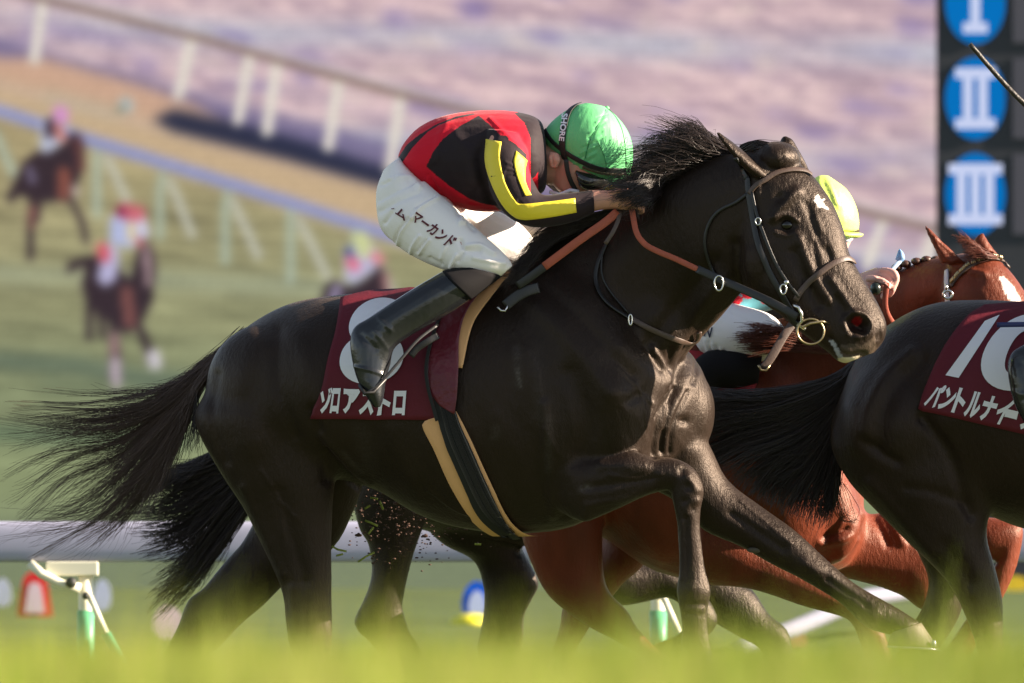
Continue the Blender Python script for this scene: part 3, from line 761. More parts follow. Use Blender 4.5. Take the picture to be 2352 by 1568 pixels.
# ---- the black horse
h1 = thing('horse', 'black galloping racehorse with small white star and flared red nostril, ridden by green capped jockey', 'horse', (P(1000, 1312, .1)[0], .05, 0), 'racehorses galloping past')
ST = [
    # hindquarter, flank
    ([(600, 800), (560, 900), (580, 1010)], 40, .014), ([(690, 780), (720, 900), (760, 1010)], 34, .010), ([(640, 760), (640, 880), (680, 1000)], 14, -.007), ([(500, 860), (488, 960), (520, 1060)], 12, -.006),
    ([(740, 1000), (800, 1070), (850, 1112)], 10, .010), ([(755, 1035), (800, 1090), (835, 1120)], 12, -.012), ([(720, 940), (742, 1020), (752, 1100)], 14, -.010), ([(640, 1130), (672, 1240), (700, 1330)], 16, -.008), ([(560, 1120), (610, 1230), (650, 1320)], 12, .006),
    ([(795, 780), (800, 900), (860, 1000)], 30, -.008), ([(700, 1340), (705, 1460)], 10, -.006), ([(670, 1350), (678, 1470)], 9, .005),
    # ribs and belly
    ([(1000, 1010), (1060, 1150)], 26, .005), ([(900, 990), (960, 1140)], 24, .004),
    # shoulder and chest
    ([(1180, 660), (1290, 760), (1400, 900)], 20, .009), ([(1230, 640), (1340, 740), (1450, 860)], 16, -.008), ([(1200, 820), (1260, 950), (1300, 1080)], 30, .008), ([(1310, 860), (1350, 960), (1340, 1040)], 26, -.012), ([(1250, 930), (1262, 1060), (1270, 1180)], 13, .009),
    ([(1415, 905)], 40, .014), ([(1400, 830), (1440, 880)], 22, -.006), ([(1460, 960), (1450, 1040)], 40, .012), ([(1440, 920), (1470, 905)], 12, -.007), ([(1590, 870), (1600, 960), (1585, 1030)], 30, .014),
    ([(1578, 790), (1562, 850), (1552, 900), (1524, 950), (1510, 1000), (1502, 1045)], 8, -.012), ([(1560, 860), (1530, 950), (1510, 1030)], 22, -.008), ([(1545, 880), (1520, 940), (1508, 960)], 5, -.010), ([(1560, 890), (1535, 960), (1522, 1040)], 5, -.012), ([(1540, 930), (1528, 985)], 4, .008), ([(1575, 900), (1545, 985), (1538, 1040)], 4, -.007),
    ([(1568, 966)], 9, -.014), ([(1540, 800), (1536, 850)], 6, -.007), ([(1500, 800), (1530, 850), (1540, 890)], 6, .007), ([(1480, 790), (1515, 850)], 6, -.006), ([(1600, 830), (1585, 880)], 6, -.006), ([(1430, 800), (1480, 850), (1520, 880)], 26, .008),
    # neck
    ([(1660, 640), (1600, 720), (1560, 790)], 14, .010), ([(1640, 600), (1560, 700), (1500, 780)], 18, -.010), ([(1540, 470), (1450, 560), (1360, 680)], 40, .006),
    ([(1690, 560), (1700, 640)], 14, -.012),
    # forearm, knee, cannon
    ([(1345, 1120), (1420, 1110), (1500, 1095)], 10, -.006), ([(1350, 1160), (1430, 1145), (1500, 1120)], 9, .005), ([(1380, 1070), (1480, 1072)], 14, .006), ([(1345, 1185)], 16, .008),
    ([(1580, 1095), (1600, 1125)], 10, .006), ([(1566, 1082)], 8, -.006), ([(1580, 1118)], 7, -.006), ([(1600, 1150)], 8, .006), ([(1572, 1150)], 8, -.005), ([(1590, 1170)], 6, -.004),
    ([(1575, 1190), (1580, 1330)], 5, -.006), ([(1568, 1200), (1566, 1330)], 5, .004), ([(1590, 1350)], 13, .004), ([(1580, 1388), (1615, 1388)], 5, -.005), ([(1575, 1410), (1612, 1412)], 4, -.003),
    ([(1680, 1180), (1800, 1260)], 10, -.006), ([(1850, 1295), (1875, 1312)], 12, .006), ([(1900, 1330), (1990, 1392)], 6, -.005), ([(2010, 1410)], 14, .006), ([(1960, 1375), (2010, 1425)], 5, .004),
    # head
    ([(1830, 440), (1800, 470), (1775, 500)], 12, .010), ([(1792, 455)], 12, -.008), ([(1806, 517)], 17, -.012), ([(1780, 500), (1808, 494), (1830, 506)], 5, .008), ([(1780, 532), (1806, 540), (1828, 532)], 5, .005),
    ([(1835, 545), (1850, 590), (1880, 650), (1905, 690)], 9, .008), ([(1825, 580), (1850, 640), (1880, 700)], 14, -.010), ([(1745, 560), (1740, 620), (1775, 680)], 34, .010), ([(1855, 470), (1880, 540), (1905, 600)], 9, -.006), ([(1872, 500), (1895, 560)], 7, .005), ([(1868, 560), (1878, 610)], 6, -.004), ([(1890, 540), (1910, 590)], 6, -.004),
    ([(1910, 640), (1950, 700), (1975, 730)], 9, .007), ([(1925, 690), (1940, 720)], 12, -.007),
    ([(1945, 728), (1962, 718), (1985, 722), (2000, 745), (1992, 768), (1968, 772)], 6, .010), ([(1938, 742), (1948, 768)], 5, .007), ([(1965, 745), (1978, 752)], 15, -.030),
    ([(1905, 775), (1925, 800), (1945, 815), (1985, 812)], 5, -.010), ([(1935, 800), (1950, 808)], 8, .004),
    ([(2010, 740), (2014, 780)], 3, -.004), ([(2018, 735), (2022, 780)], 3, -.004), ([(2002, 790), (2018, 770)], 3, -.003),
]
for pts in ([(1240, 900), (1252, 980), (1240, 1060), (1256, 1140)], [(1252, 980), (1280, 1040)], [(980, 1120), (1040, 1165), (1100, 1190)], [(1180, 760), (1230, 840), (1240, 900)], [(600, 1080), (640, 1150), (650, 1230)], [(640, 1150), (680, 1190)], [(1420, 840), (1470, 900), (1480, 980)], [(1470, 900), (1500, 930)],
            [(1850, 610), (1868, 650), (1862, 700), (1880, 730)], [(1868, 650), (1890, 680)], [(1700, 1150), (1760, 1200), (1820, 1250)], [(1400, 1090), (1450, 1100), (1520, 1088)]):
    ST.append((pts, 3.2, .0035))
for k in range(7): ST.append(([(960 + 46 * k, 930 + 6 * k), (985 + 50 * k, 1040), (1030 + 50 * k, 1130)], 15, .0022 * (-1) ** k))
for k in range(7): ST.append(([(1300 + 40 * k, 900 + 14 * k), (1318 + 42 * k, 1000 + 5 * k)], 7, .0014 * (-1) ** k))
def paint1(sc, C):
    p = sc.px(); f = sc.V[:, 1] < 0.1
    C[:] *= (1 + 0.0 * p[:, :1])
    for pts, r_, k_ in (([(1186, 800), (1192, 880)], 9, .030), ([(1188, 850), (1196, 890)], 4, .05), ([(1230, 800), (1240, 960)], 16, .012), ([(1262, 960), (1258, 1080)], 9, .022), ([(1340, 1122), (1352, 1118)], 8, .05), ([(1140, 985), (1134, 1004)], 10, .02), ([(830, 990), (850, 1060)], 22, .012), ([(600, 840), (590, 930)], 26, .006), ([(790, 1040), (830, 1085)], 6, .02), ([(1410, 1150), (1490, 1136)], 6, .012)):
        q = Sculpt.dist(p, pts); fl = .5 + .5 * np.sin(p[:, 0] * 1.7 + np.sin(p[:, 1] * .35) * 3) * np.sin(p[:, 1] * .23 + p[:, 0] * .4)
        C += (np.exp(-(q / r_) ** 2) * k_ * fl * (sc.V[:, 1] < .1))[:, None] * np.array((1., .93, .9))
    C[inpoly(p, [(1874, 450), (1879, 444), (1884, 458), (1898, 456), (1890, 464), (1896, 472), (1908, 482), (1893, 478), (1886, 474), (1880, 478), (1876, 468), (1870, 462)])] = lin((225, 215, 210))
    C[np.hypot((p[:, 0] - 1968) / 24, (p[:, 1] - 744) / 18) < 1] = lin((24, 14, 13))
    C[np.hypot((p[:, 0] - 1969) / 12, (p[:, 1] - 738) / 9) < 1] = lin((112, 8, 14))
    C[inpoly(p, [(1903, 780), (1915, 800), (1928, 826), (1938, 828), (1930, 806), (1915, 780)])] = lin((150, 150, 156))
    C[inpoly(p, [(1926, 822), (1975, 816), (1972, 830), (1945, 842), (1924, 838)])] = lin((205, 190, 165))
    m = inpoly(p, [(1930, 790), (1985, 790), (2010, 770), (2014, 800), (1985, 826), (1930, 818)]) & (C[:, 0] < .1); C[m] = lin((66, 56, 48))
hp = [loft(TRUNK, n=36), loft(NECK, n=28), loft(HEAD, n=28, ex=2.25), loft(EAR, n=14), loft(EAR_FAR, n=14), loft(FORE_NEAR), loft(FORE_FAR), loft(HIND_NEAR, n=26), loft(HIND_FAR),
      pball(1400, 930, -.14, 105, 140, .18), pball(1455, 970, -.12, 62, 95, .14), pball(1590, 950, .06, 50, 95, .13), pball(610, 890, .07, 140, 150, .16), pball(1785, 366, -.30, 54, 42, .08), pball(1300, 900, -.10, 120, 220, .16), pball(1750, 600, -.335, 56, 76, .075), pball(1500, 740, -.12, 95, 110, .12), pball(1742, 394, -.325, 44, 26, .05),
      loft([(540, 768, 575, 800, .17, .045), (500, 795, 535, 835, .19, .04), (465, 840, 505, 880, .2, .035)], n=14)]
def soft1(p):
    x, y = p[:, 0], p[:, 1]; a = np.clip((1660 - x) / 120, 0, 1) * np.clip((1220 - y) / 160, 0, 1)
    leg = np.clip(1 - ((x - 1480) / 190) ** 4, 0, 1) * np.clip((y - 1000) / 40, 0, 1)      # the folded foreleg keeps its edges
    return a * (1 - leg) * np.clip(np.maximum((y - 420) / 40, (1560 - x) / 40), 0, 1)
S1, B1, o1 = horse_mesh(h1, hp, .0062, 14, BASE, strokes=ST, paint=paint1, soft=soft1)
part('eye', *pball(1808, 517, S1.V[np.argmin(np.hypot(*(S1.px() - (1808, 517)).T) + 500 * (S1.V[:, 1] > -.2)), 1] + .008, 17, 14, .022), M['eye'], h1)
def hoof(root, top, bot, y, hd, toe, name='hoof', shoe=True, T=None):
    """top: coronet edge points, bot: ground edge points"""
    (a, b), (c, d) = top, bot
    m = lambda t: (a[0] * (1 - t) + c[0] * t, a[1] * (1 - t) + c[1] * t, b[0] * (1 - t) + d[0] * t, b[1] * (1 - t) + d[1] * t)
    sec = [(*m(t), y, hd * (1 + .35 * t)) for t in (0, .33, .66, 1)]
    h = part(name, *loft(sec, n=20, sub=3, ex=2.3), M['hoof'], root)
    if shoe:
        q = (*m(1.0), y, hd * 1.4); q2 = (c[0] + (c[0] - a[0]) * .1, c[1] + 6, d[0], d[1] + 6, y, hd * 1.4)
        part('horseshoe', *loft([q, q2], n=22, sub=1, ex=2.3), M['shoe'], h)
    return h
hoof(h1, ((2116, 1430), (2046, 1452)), ((2156, 1488), (2038, 1482)), -.05, .046, 0)
part('shoe_clip', *pball(2144, 1479, -.098, 7, 10, .006), M['shoe'], h1)
part('chestnut_callus', *pball(1735, 1263, -.035, 20, 7, .012), mat('callus', s(74, 68, 58), rough=.9), h1)

# ---- hair
def hair(name, guides, n, root, material, r=.0011, spread=10, ydep=.03, clump=.55, wave=5, nseg=10, seed=3, curl=0, nclump=70, short=0.0):
    """guides: ordered list of polylines (px,py,depth); locks blend between neighbouring guides and gather to wisps at their tips"""
    R_ = np.random.default_rng(seed)
    Gd = np.array([[np.array([np.interp(t, np.linspace(0, 1, len(catmull(np.array(g, float), 6))), catmull(np.array(g, float), 6)[:, c]) for c in range(3)]) for t in np.linspace(0, 1, nseg)] for g in guides])
    t = np.linspace(0, 1, nseg)
    cl_u = R_.uniform(0, len(guides) - 1, nclump); cl_len = np.where(R_.random(nclump) < short, R_.uniform(.5, .76, nclump), R_.uniform(.76, 1.04, nclump)); cl_ph = R_.uniform(0, 6.28, (nclump, 2)); cl_w = R_.normal(0, 1, (nclump, 3))
    V = []; F = []; o = 0
    def at(u):
        i = min(int(u), len(guides) - 2); f = u - i; return Gd[i] * (1 - f) + Gd[i + 1] * f
    for q in range(n):
        c = R_.integers(nclump); u0 = R_.uniform(0, len(guides) - 1) if R_.random() < .15 else np.clip(cl_u[c] + R_.normal(0, .22), 0, len(guides) - 1)
        own = at(u0); cen = at(cl_u[c]); m = (np.clip(t * 1.25, 0, 1) ** .9 * clump)[:, None]
        L = own * (1 - m) + cen * m
        ln = np.clip(cl_len[c] + R_.normal(0, .08), .35, 1.06)
        idx = t * ln * (nseg - 1); lo = np.minimum(idx.astype(int), nseg - 2); f = (idx - lo)[:, None]
        L = L[lo] * (1 - f) + L[lo + 1] * f
        wv = np.stack((np.sin(t * 7 + cl_ph[c, 0]) + .4 * np.sin(t * 15 + cl_ph[c, 1] + q * .02), np.cos(t * 6 + cl_ph[c, 1]) + .4 * np.sin(t * 13 + cl_ph[c, 0]), np.sin(t * 5 + cl_ph[c, 0]) * .004), 1)
        L = L + wv * (t ** 1.2)[:, None] * np.array((wave, wave, 1.))
        j = R_.normal(0, 1, 3) * np.array((spread, spread, ydep)); j2 = R_.normal(0, 1, 3) * np.array((spread * 1.3, spread * 1.3, ydep)); j3 = cl_w[c] * np.array((spread, spread, ydep)) * .8
        L = L + np.stack((np.zeros(nseg), curl * cl_w[c, 0] * t ** 2.4 + .5 * curl * cl_w[c, 1] * np.sin(t * 4.5) * t, np.zeros(nseg)), 1)
        L = L + j * (0.35 + .1 * t)[:, None] + (j2 * .5 + j3) * (t ** 2)[:, None]
        d = L[:, 2] + D
        Cc = np.stack(((L[:, 0] - 1176) / FPX * d, L[:, 2], H - (L[:, 1] - YH) / FPX * d), 1)
        rad = r * R_.uniform(.7, 1.3) * (1 - .6 * t ** 2)
        T = np.gradient(Cc, axis=0); T /= np.linalg.norm(T, axis=1)[:, None] + 1e-9
        S_ = np.cross(T, (0.2, -.95, .15)); S_ /= np.linalg.norm(S_, axis=1)[:, None] + 1e-9; Mm = np.cross(T, S_)
        for a in (0, 2.094, 4.188): V.append(Cc + (S_ * math.cos(a) + Mm * math.sin(a)) * rad[:, None])
        b = o + np.arange(nseg - 1)
        for a in range(3):
            a2 = (a + 1) % 3; F.append(np.stack((b + a * nseg, b + a2 * nseg, b + a2 * nseg + 1, b + a * nseg + 1), 1))
        o += 3 * nseg
    me = np_mesh(name, np.concatenate(V), np.concatenate(F))
    return mesh_obj(name, me, material, root)

TAIL = [[(560, 758, .18), (480, 830, .2), (400, 885, .2), (320, 910, .2), (190, 925, .2), (60, 920, .2)],
        [(552, 766, .17), (480, 835, .19), (400, 905, .19), (300, 955, .19), (180, 975, .19), (55, 962, .19)],
        [(548, 772, .16), (475, 850, .18), (390, 930, .18), (280, 1000, .18), (150, 1030, .18), (25, 1110, .18)],
        [(545, 778, .16), (470, 860, .17), (380, 960, .17), (270, 1060, .17), (150, 1150, .17), (90, 1240, .17)],
        [(540, 786, .15), (465, 870, .16), (385, 980, .16), (290, 1100, .16), (180, 1200, .16), (18, 1222, .16)],
        [(532, 796, .15), (460, 880, .16), (395, 990, .16), (310, 1110, .16), (230, 1190, .16), (100, 1258, .16)],
        [(525, 806, .15), (455, 890, .15), (405, 1000, .15), (335, 1120, .15), (270, 1200, .15), (185, 1262, .15)],
        [(515, 820, .15), (448, 905, .15), (412, 1010, .15), (355, 1120, .15), (310, 1200, .15), (300, 1285, .15)]]
hair('tail', TAIL, 2100, h1, M['tail_hair'], r=.0009, spread=6, ydep=.03, clump=.88, wave=10, nseg=18, seed=11, curl=24, nclump=120, short=.62)
hair('tail', TAIL, 160, h1, M['tail_hair'], r=.0008, spread=22, ydep=.03, clump=.5, wave=22, nseg=18, seed=12, nclump=50)
hair('tail_wisp', [[(450, 900, .14), (445, 950, .14), (430, 1000, .14), (420, 1040, .14)], [(452, 910, .14), (450, 970, .14), (462, 1010, .14), (455, 1060, .14)]], 60, h1, M['hair'], r=.0009, spread=8, wave=6, seed=5, nclump=12)
MANE = [[(1735, 352, -.2), (1690, 345, -.22), (1640, 322, -.22), (1590, 292, -.2), (1540, 282, -.18)],
        [(1700, 358, -.2), (1650, 345, -.24), (1600, 325, -.24), (1550, 312, -.22), (1500, 318, -.2)],
        [(1660, 372, -.19), (1610, 362, -.24), (1560, 348, -.25), (1500, 352, -.24), (1445, 382, -.22)],
        [(1610, 392, -.18), (1560, 388, -.24), (1510, 388, -.26), (1460, 410, -.26), (1405, 430, -.26)],
        [(1560, 415, -.17), (1520, 412, -.24), (1480, 420, -.27), (1450, 436, -.28), (1420, 452, -.28)],
        [(1520, 430, -.16), (1500, 440, -.24), (1480, 455, -.28), (1465, 468, -.29), (1455, 482, -.29)]]
hair('mane', MANE, 2000, h1, M['hair'], r=.0011, spread=11, ydep=.03, clump=.66, wave=12, nseg=12, seed=21, curl=12, nclump=70)
hair('mane', MANE, 220, h1, M['hair'], r=.0008, spread=26, ydep=.03, clump=.4, wave=18, nseg=12, seed=22, nclump=60)
hair('mane', [[(1440, 470, -.12), (1380, 490, -.16), (1320, 500, -.17), (1270, 510, -.17), (1235, 545, -.17)],
              [(1380, 505, -.12), (1320, 520, -.16), (1270, 535, -.17), (1230, 560, -.18), (1195, 600, -.18)],
              [(1300, 540, -.1), (1260, 560, -.16), (1230, 580, -.18), (1200, 600, -.19), (1178, 612, -.19)],
              [(1230, 580, -.1), (1210, 600, -.16), (1195, 625, -.2), (1180, 640, -.21), (1165, 655, -.21)]], 800, h1, M['hair'], r=.0010, spread=8, ydep=.02, clump=.5, wave=9, seed=23, nclump=40)
hair('mane', [[(1545, 410, -.2), (1490, 414, -.30), (1435, 428, -.345), (1388, 434, -.345)], [(1535, 425, -.2), (1495, 438, -.30), (1452, 452, -.345), (1420, 466, -.345)], [(1525, 440, -.2), (1505, 455, -.30), (1482, 468, -.335), (1462, 482, -.34)]], 260, h1, M['hair'], r=.0010, spread=7, ydep=.01, clump=.5, wave=5, seed=27, nclump=24)
hair('forelock', [[(1705, 345, -.27), (1735, 330, -.3), (1770, 338, -.32), (1792, 362, -.33)], [(1720, 352, -.28), (1755, 342, -.33), (1785, 356, -.35), (1808, 384, -.36)], [(1700, 335, -.25), (1730, 324, -.26), (1760, 330, -.26), (1785, 344, -.26)]],
     420, h1, M['hair'], r=.0011, spread=6, ydep=.012, clump=.4, wave=3, seed=29, nclump=24)

# ---- the dark bay number 10 in front on the right
def shift(dx, dy, k=1.0, c=(1176, 900)):
    c = np.array(c, float); return lambda a: (np.asarray(a, float) - c) * k + c + np.array((dx, dy))
T10 = shift(1490, 30)
h10 = thing('horse', 'dark bay racehorse wearing the maroon cloth numbered 10, seen from its croup', 'horse', (P(2450, 1312, .5)[0], .5, 0), 'racehorses galloping past')
Y10 = .5
tr10 = [(1950, 850, 1912, 950, .6, .08), (1985, 800, 1908, 1030, .58, .17), (2050, 736, 1965, 1120, .56, .24), (2140, 698, 2100, 1180, .54, .27), (2230, 685, 2240, 1180, .52, .285), (2352, 692, 2352, 1212, .5, .295), (2520, 690, 2540, 1260, .45, .30), (2700, 640, 2720, 1260, .4, .28), (2880, 670, 2900, 1190, .35, .24), (3060, 850, 3060, 1080, .3, .15)]
nr10 = [(2090, 800, 2220, 810, .52, .05), (1990, 880, 2290, 890, .48, .11), (1906, 990, 2330, 1000, .44, .145), (1930, 1085, 2318, 1080, .42, .135), (2006, 1165, 2280, 1165, .42, .11), (2085, 1245, 2268, 1235, .42, .086), (2150, 1305, 2290, 1310, .42, .066), (2196, 1368, 2303, 1372, .42, .056), (2230, 1446, 2304, 1446, .42, .046), (2248, 1520, 2306, 1520, .42, .038), (2258, 1640, 2302, 1640, .42, .032), (2255, 1720, 2316, 1720, .42, .05)]
fr10 = [(2060, 1080, 2240, 1120, .68, .11), (2098, 1240, 2230, 1260, .7, .085), (2132, 1325, 2220, 1340, .7, .062), (2120, 1392, 2206, 1410, .7, .054), (2088, 1448, 2165, 1478, .7, .044), (2050, 1520, 2105, 1545, .7, .034), (1990, 1620, 2040, 1640, .7, .03), (1960, 1660, 2030, 1690, .7, .045)]
p10 = [loft(tr10, n=34), loft(nr10, n=26), loft(fr10), loft(NECK, n=24, T=T10, dy=.45), loft(HEAD, n=22, T=T10, dy=.45), loft(EAR, n=12, T=T10, dy=.45), loft(EAR_FAR, n=12, T=T10, dy=.45), loft(FORE_NEAR, T=T10, dy=.45), loft(FORE_FAR, T=T10, dy=.45), pball(2060, 980, .42, 140, 160, .17)]
ST10 = [([(2095, 810), (2040, 860), (2000, 930), (1990, 1000)], 16, .012), ([(2120, 830), (2060, 890), (2025, 960), (2020, 1020)], 20, -.010), ([(1985, 1010), (2020, 1040), (2060, 1060)], 12, -.012), ([(1960, 940), (1962, 1020)], 26, .008), ([(2120, 960), (2180, 1040), (2210, 1130), (2230, 1180)], 14, -.012), ([(2160, 900), (2180, 960)], 40, .008), ([(2080, 1120), (2150, 1130), (2220, 1160)], 12, -.006), ([(2230, 1380), (2262, 1480)], 8, -.006), ([(2170, 1250), (2230, 1340)], 16, -.007), ([(2000, 1110), (2080, 1200), (2140, 1270)], 14, .007)]
S10, B10, o10 = horse_mesh(h10, p10, .0085, 12, lin((26, 17, 15)), strokes=ST10, seed=4, soft=lambda p: np.clip((1250 - p[:, 1]) / 160, 0, 1) * np.clip((2700 - p[:, 0]) / 100, 0, 1))
hair('tail', [[(2000, 800, .62), (1930, 860, .62), (1850, 885, .62), (1760, 900, .62), (1650, 905, .62), (1560, 910, .62)], [(1980, 820, .6), (1920, 880, .6), (1840, 920, .6), (1750, 950, .6), (1650, 965, .6), (1570, 990, .6)],
              [(1960, 850, .6), (1920, 920, .6), (1860, 970, .6), (1790, 1010, .6), (1700, 1040, .6), (1640, 1080, .6)], [(1950, 870, .6), (1930, 960, .6), (1900, 1030, .6), (1870, 1090, .6), (1850, 1130, .6), (1842, 1180, .6)],
              [(1945, 890, .6), (1935, 980, .6), (1925, 1060, .6), (1918, 1110, .6), (1905, 1150, .6), (1888, 1190, .6)]], 3000, h10, M['hair'], r=.0015, spread=10, ydep=.03, clump=.45, wave=6, nseg=12, seed=31, nclump=60)
hair('tail_wisp', [[(1930, 1090, .55), (1940, 1130, .55), (1960, 1170, .55), (1950, 1205, .55)], [(1920, 1100, .55), (1915, 1140, .55), (1930, 1190, .55), (1972, 1180, .55)], [(1940, 1110, .55), (1970, 1150, .55), (1978, 1190, .55), (1940, 1214, .55)]], 26, h10, M['hair'], r=.001, spread=6, wave=6, seed=33, nclump=8)

# ---- the chestnut between them
YA = 1.5
hA = thing('horse', 'chestnut racehorse with pricked ears and white blaze behind the number 10 cloth', 'horse', (P(1700, 1312, YA)[0], YA, 0), 'racehorses galloping past')
trA = [(1080, 830, 1060, 1000, 1.7, .12), (1130, 770, 1120, 1120, 1.68, .22), (1250, 735, 1260, 1190, 1.64, .27), (1370, 730, 1380, 1232, 1.6, .28), (1500, 740, 1510, 1312, 1.56, .29), (1650, 745, 1660, 1345, 1.5, .285), (1790, 770, 1800, 1340, 1.46, .27), (1880, 860, 1880, 1318, 1.48, .24), (1945, 960, 1938, 1304, 1.56, .17), (1986, 1090, 1980, 1250, 1.64, .10)]
neA = [(1730, 745, 1880, 1090, 1.45, .17), (1840, 715, 1980, 960, 1.4, .15), (1950, 665, 2050, 860, 1.35, .125), (2060, 622, 2110, 790, 1.3, .105), (2150, 592, 2165, 730, 1.25, .095), (2215, 580, 2190, 720, 1.22, .09)]
heA = [(2190, 585, 2150, 700, 1.22, .08), (2270, 582, 2170, 745, 1.18, .10), (2322, 625, 2210, 800, 1.16, .105), (2372, 700, 2270, 850, 1.14, .09), (2420, 780, 2340, 890, 1.12, .072), (2455, 850, 2385, 930, 1.1, .066), (2465, 885, 2410, 950, 1.1, .055), (2450, 912, 2425, 950, 1.1, .035)]
eaA = [(2160, 606, 2216, 602, 1.13, .026), (2140, 560, 2196, 580, 1.12, .024), (2128, 532, 2160, 548, 1.12, .014), (2121, 514, 2129, 520, 1.12, .005)]
eaAf = [(2236, 566, 2300, 592, 1.28, .024), (2236, 548, 2282, 570, 1.28, .02), (2250, 535, 2266, 545, 1.28, .01), (2255, 532, 2261, 535, 1.28, .004)]
foA = [(1600, 1120, 1600, 1345, 1.36, .11), (1700, 1190, 1690, 1350, 1.34, .085), (1775, 1245, 1740, 1360, 1.33, .066), (1860, 1300, 1830, 1388, 1.32, .05), (1945, 1360, 1925, 1413, 1.32, .044), (1985, 1392, 1955, 1432, 1.32, .038), (2025, 1440, 1972, 1468, 1.32, .036), (2046, 1500, 1985, 1505, 1.32, .03), (2060, 1580, 2000, 1580, 1.32, .04)]
foA2 = [(1900, 1160, 1860, 1310, 1.62, .10), (1975, 1180, 1960, 1330, 1.66, .085), (2060, 1170, 2070, 1365, 1.68, .08), (2120, 1180, 2125, 1400, 1.68, .07), (2200, 1190, 2180, 1330, 1.68, .06), (2290, 1190, 2260, 1290, 1.66, .055), (2348, 1205, 2290, 1290, 1.66, .05), (2340, 1280, 2270, 1320, 1.66, .042), (2310, 1360, 2262, 1350, 1.66, .035), (2270, 1430, 2225, 1410, 1.66, .032), (2240, 1490, 2185, 1470, 1.66, .038), (2210, 1540, 2150, 1510, 1.66, .05)]
hiA = [(1180, 1000, 1370, 1020, 1.45, .13), (1188, 1180, 1385, 1190, 1.44, .105), (1216, 1280, 1386, 1310, 1.44, .08), (1262, 1370, 1402, 1362, 1.44, .062), (1340, 1430, 1440, 1402, 1.44, .05), (1405, 1468, 1466, 1442, 1.44, .04), (1470, 1506, 1508, 1488, 1.44, .034), (1520, 1540, 1545, 1514, 1.44, .03)]
hiA2 = [(1380, 1100, 1520, 1160, 1.75, .11), (1385, 1230, 1490, 1285, 1.76, .08), (1345, 1310, 1430, 1345, 1.76, .062), (1300, 1375, 1375, 1412, 1.76, .052), (1288, 1440, 1345, 1455, 1.76, .045), (1268, 1500, 1318, 1506, 1.76, .036), (1250, 1580, 1295, 1580, 1.76, .04)]
def paintA(sc, C):
    p = sc.px(); C[inpoly(p, [(2296, 636), (2306, 634), (2326, 655), (2346, 690), (2356, 720), (2336, 712), (2312, 680), (2302, 655)])] = lin((215, 205, 200))
    C[inpoly(p, [(1520, 1500), (1560, 1500), (1560, 1560), (1500, 1560)])] = lin((200, 170, 140))
STA = [([(1975, 1180), (1950, 1230), (1890, 1245)], 12, .014), ([(1890, 1238), (1925, 1225), (1945, 1215)], 7, -.014), ([(1900, 1290), (1940, 1268), (1965, 1240)], 8, .010), ([(1930, 1190), (1900, 1230)], 8, -.008), ([(2240, 640)], 16, -.010), ([(2230, 622), (2262, 630)], 7, .007), ([(1700, 800), (1760, 900), (1850, 1000)], 20, -.008), ([(2010, 1190), (2040, 1250)], 8, -.008), ([(2040, 1180), (2075, 1250)], 8, .008), ([(2160, 560), (2190, 590)], 9, -.010), ([(1420, 1150), (1520, 1280)], 20, .006)]
SA, BA, oA = horse_mesh(hA, [loft(trA, n=30), loft(neA), loft(heA, ex=2.2), loft(eaA, n=14), loft(eaAf, n=14), loft(foA), loft(foA2), loft(hiA), loft(hiA2), pball(1922, 1180, 1.42, 52, 112, .13), pball(2205, 700, 1.14, 44, 50, .06)], .0085, 12, lin((100, 45, 29)), strokes=STA, paint=paintA, seed=6, soft=lambda p: .6 * np.clip((2100 - p[:, 0]) / 60, 0, 1) * np.clip((1330 - p[:, 1]) / 120, 0, 1))
hair('mane', [[(2250, 585, 1.2), (2235, 560, 1.18), (2215, 548, 1.18), (2190, 538, 1.18)], [(2270, 588, 1.16), (2250, 572, 1.12), (2232, 566, 1.12), (2212, 570, 1.12)], [(2290, 590, 1.12), (2270, 590, 1.08), (2250, 590, 1.08), (2226, 596, 1.08)]], 420, hA, M['red_hair'], r=.0011, spread=6, ydep=.01, wave=4, seed=41, nclump=20)
hair('mane', [[(1900, 770, 1.2), (1850, 765, 1.16), (1780, 752, 1.12), (1700, 748, 1.12)], [(1910, 790, 1.2), (1850, 785, 1.16), (1780, 778, 1.12), (1705, 782, 1.12)], [(1900, 810, 1.2), (1850, 806, 1.16), (1800, 800, 1.14), (1730, 800, 1.14)]], 700, hA, M['red_hair'], r=.0013, spread=6, ydep=.015, wave=4, seed=43, nclump=26)
for i_, bx_ in enumerate([(2060, 614), (2080, 606), (2105, 600), (2128, 596), (2150, 596)]):
    part('plait', *pball(*bx_, 1.26, 13, 9, .022), M['brown_hair'], hA)

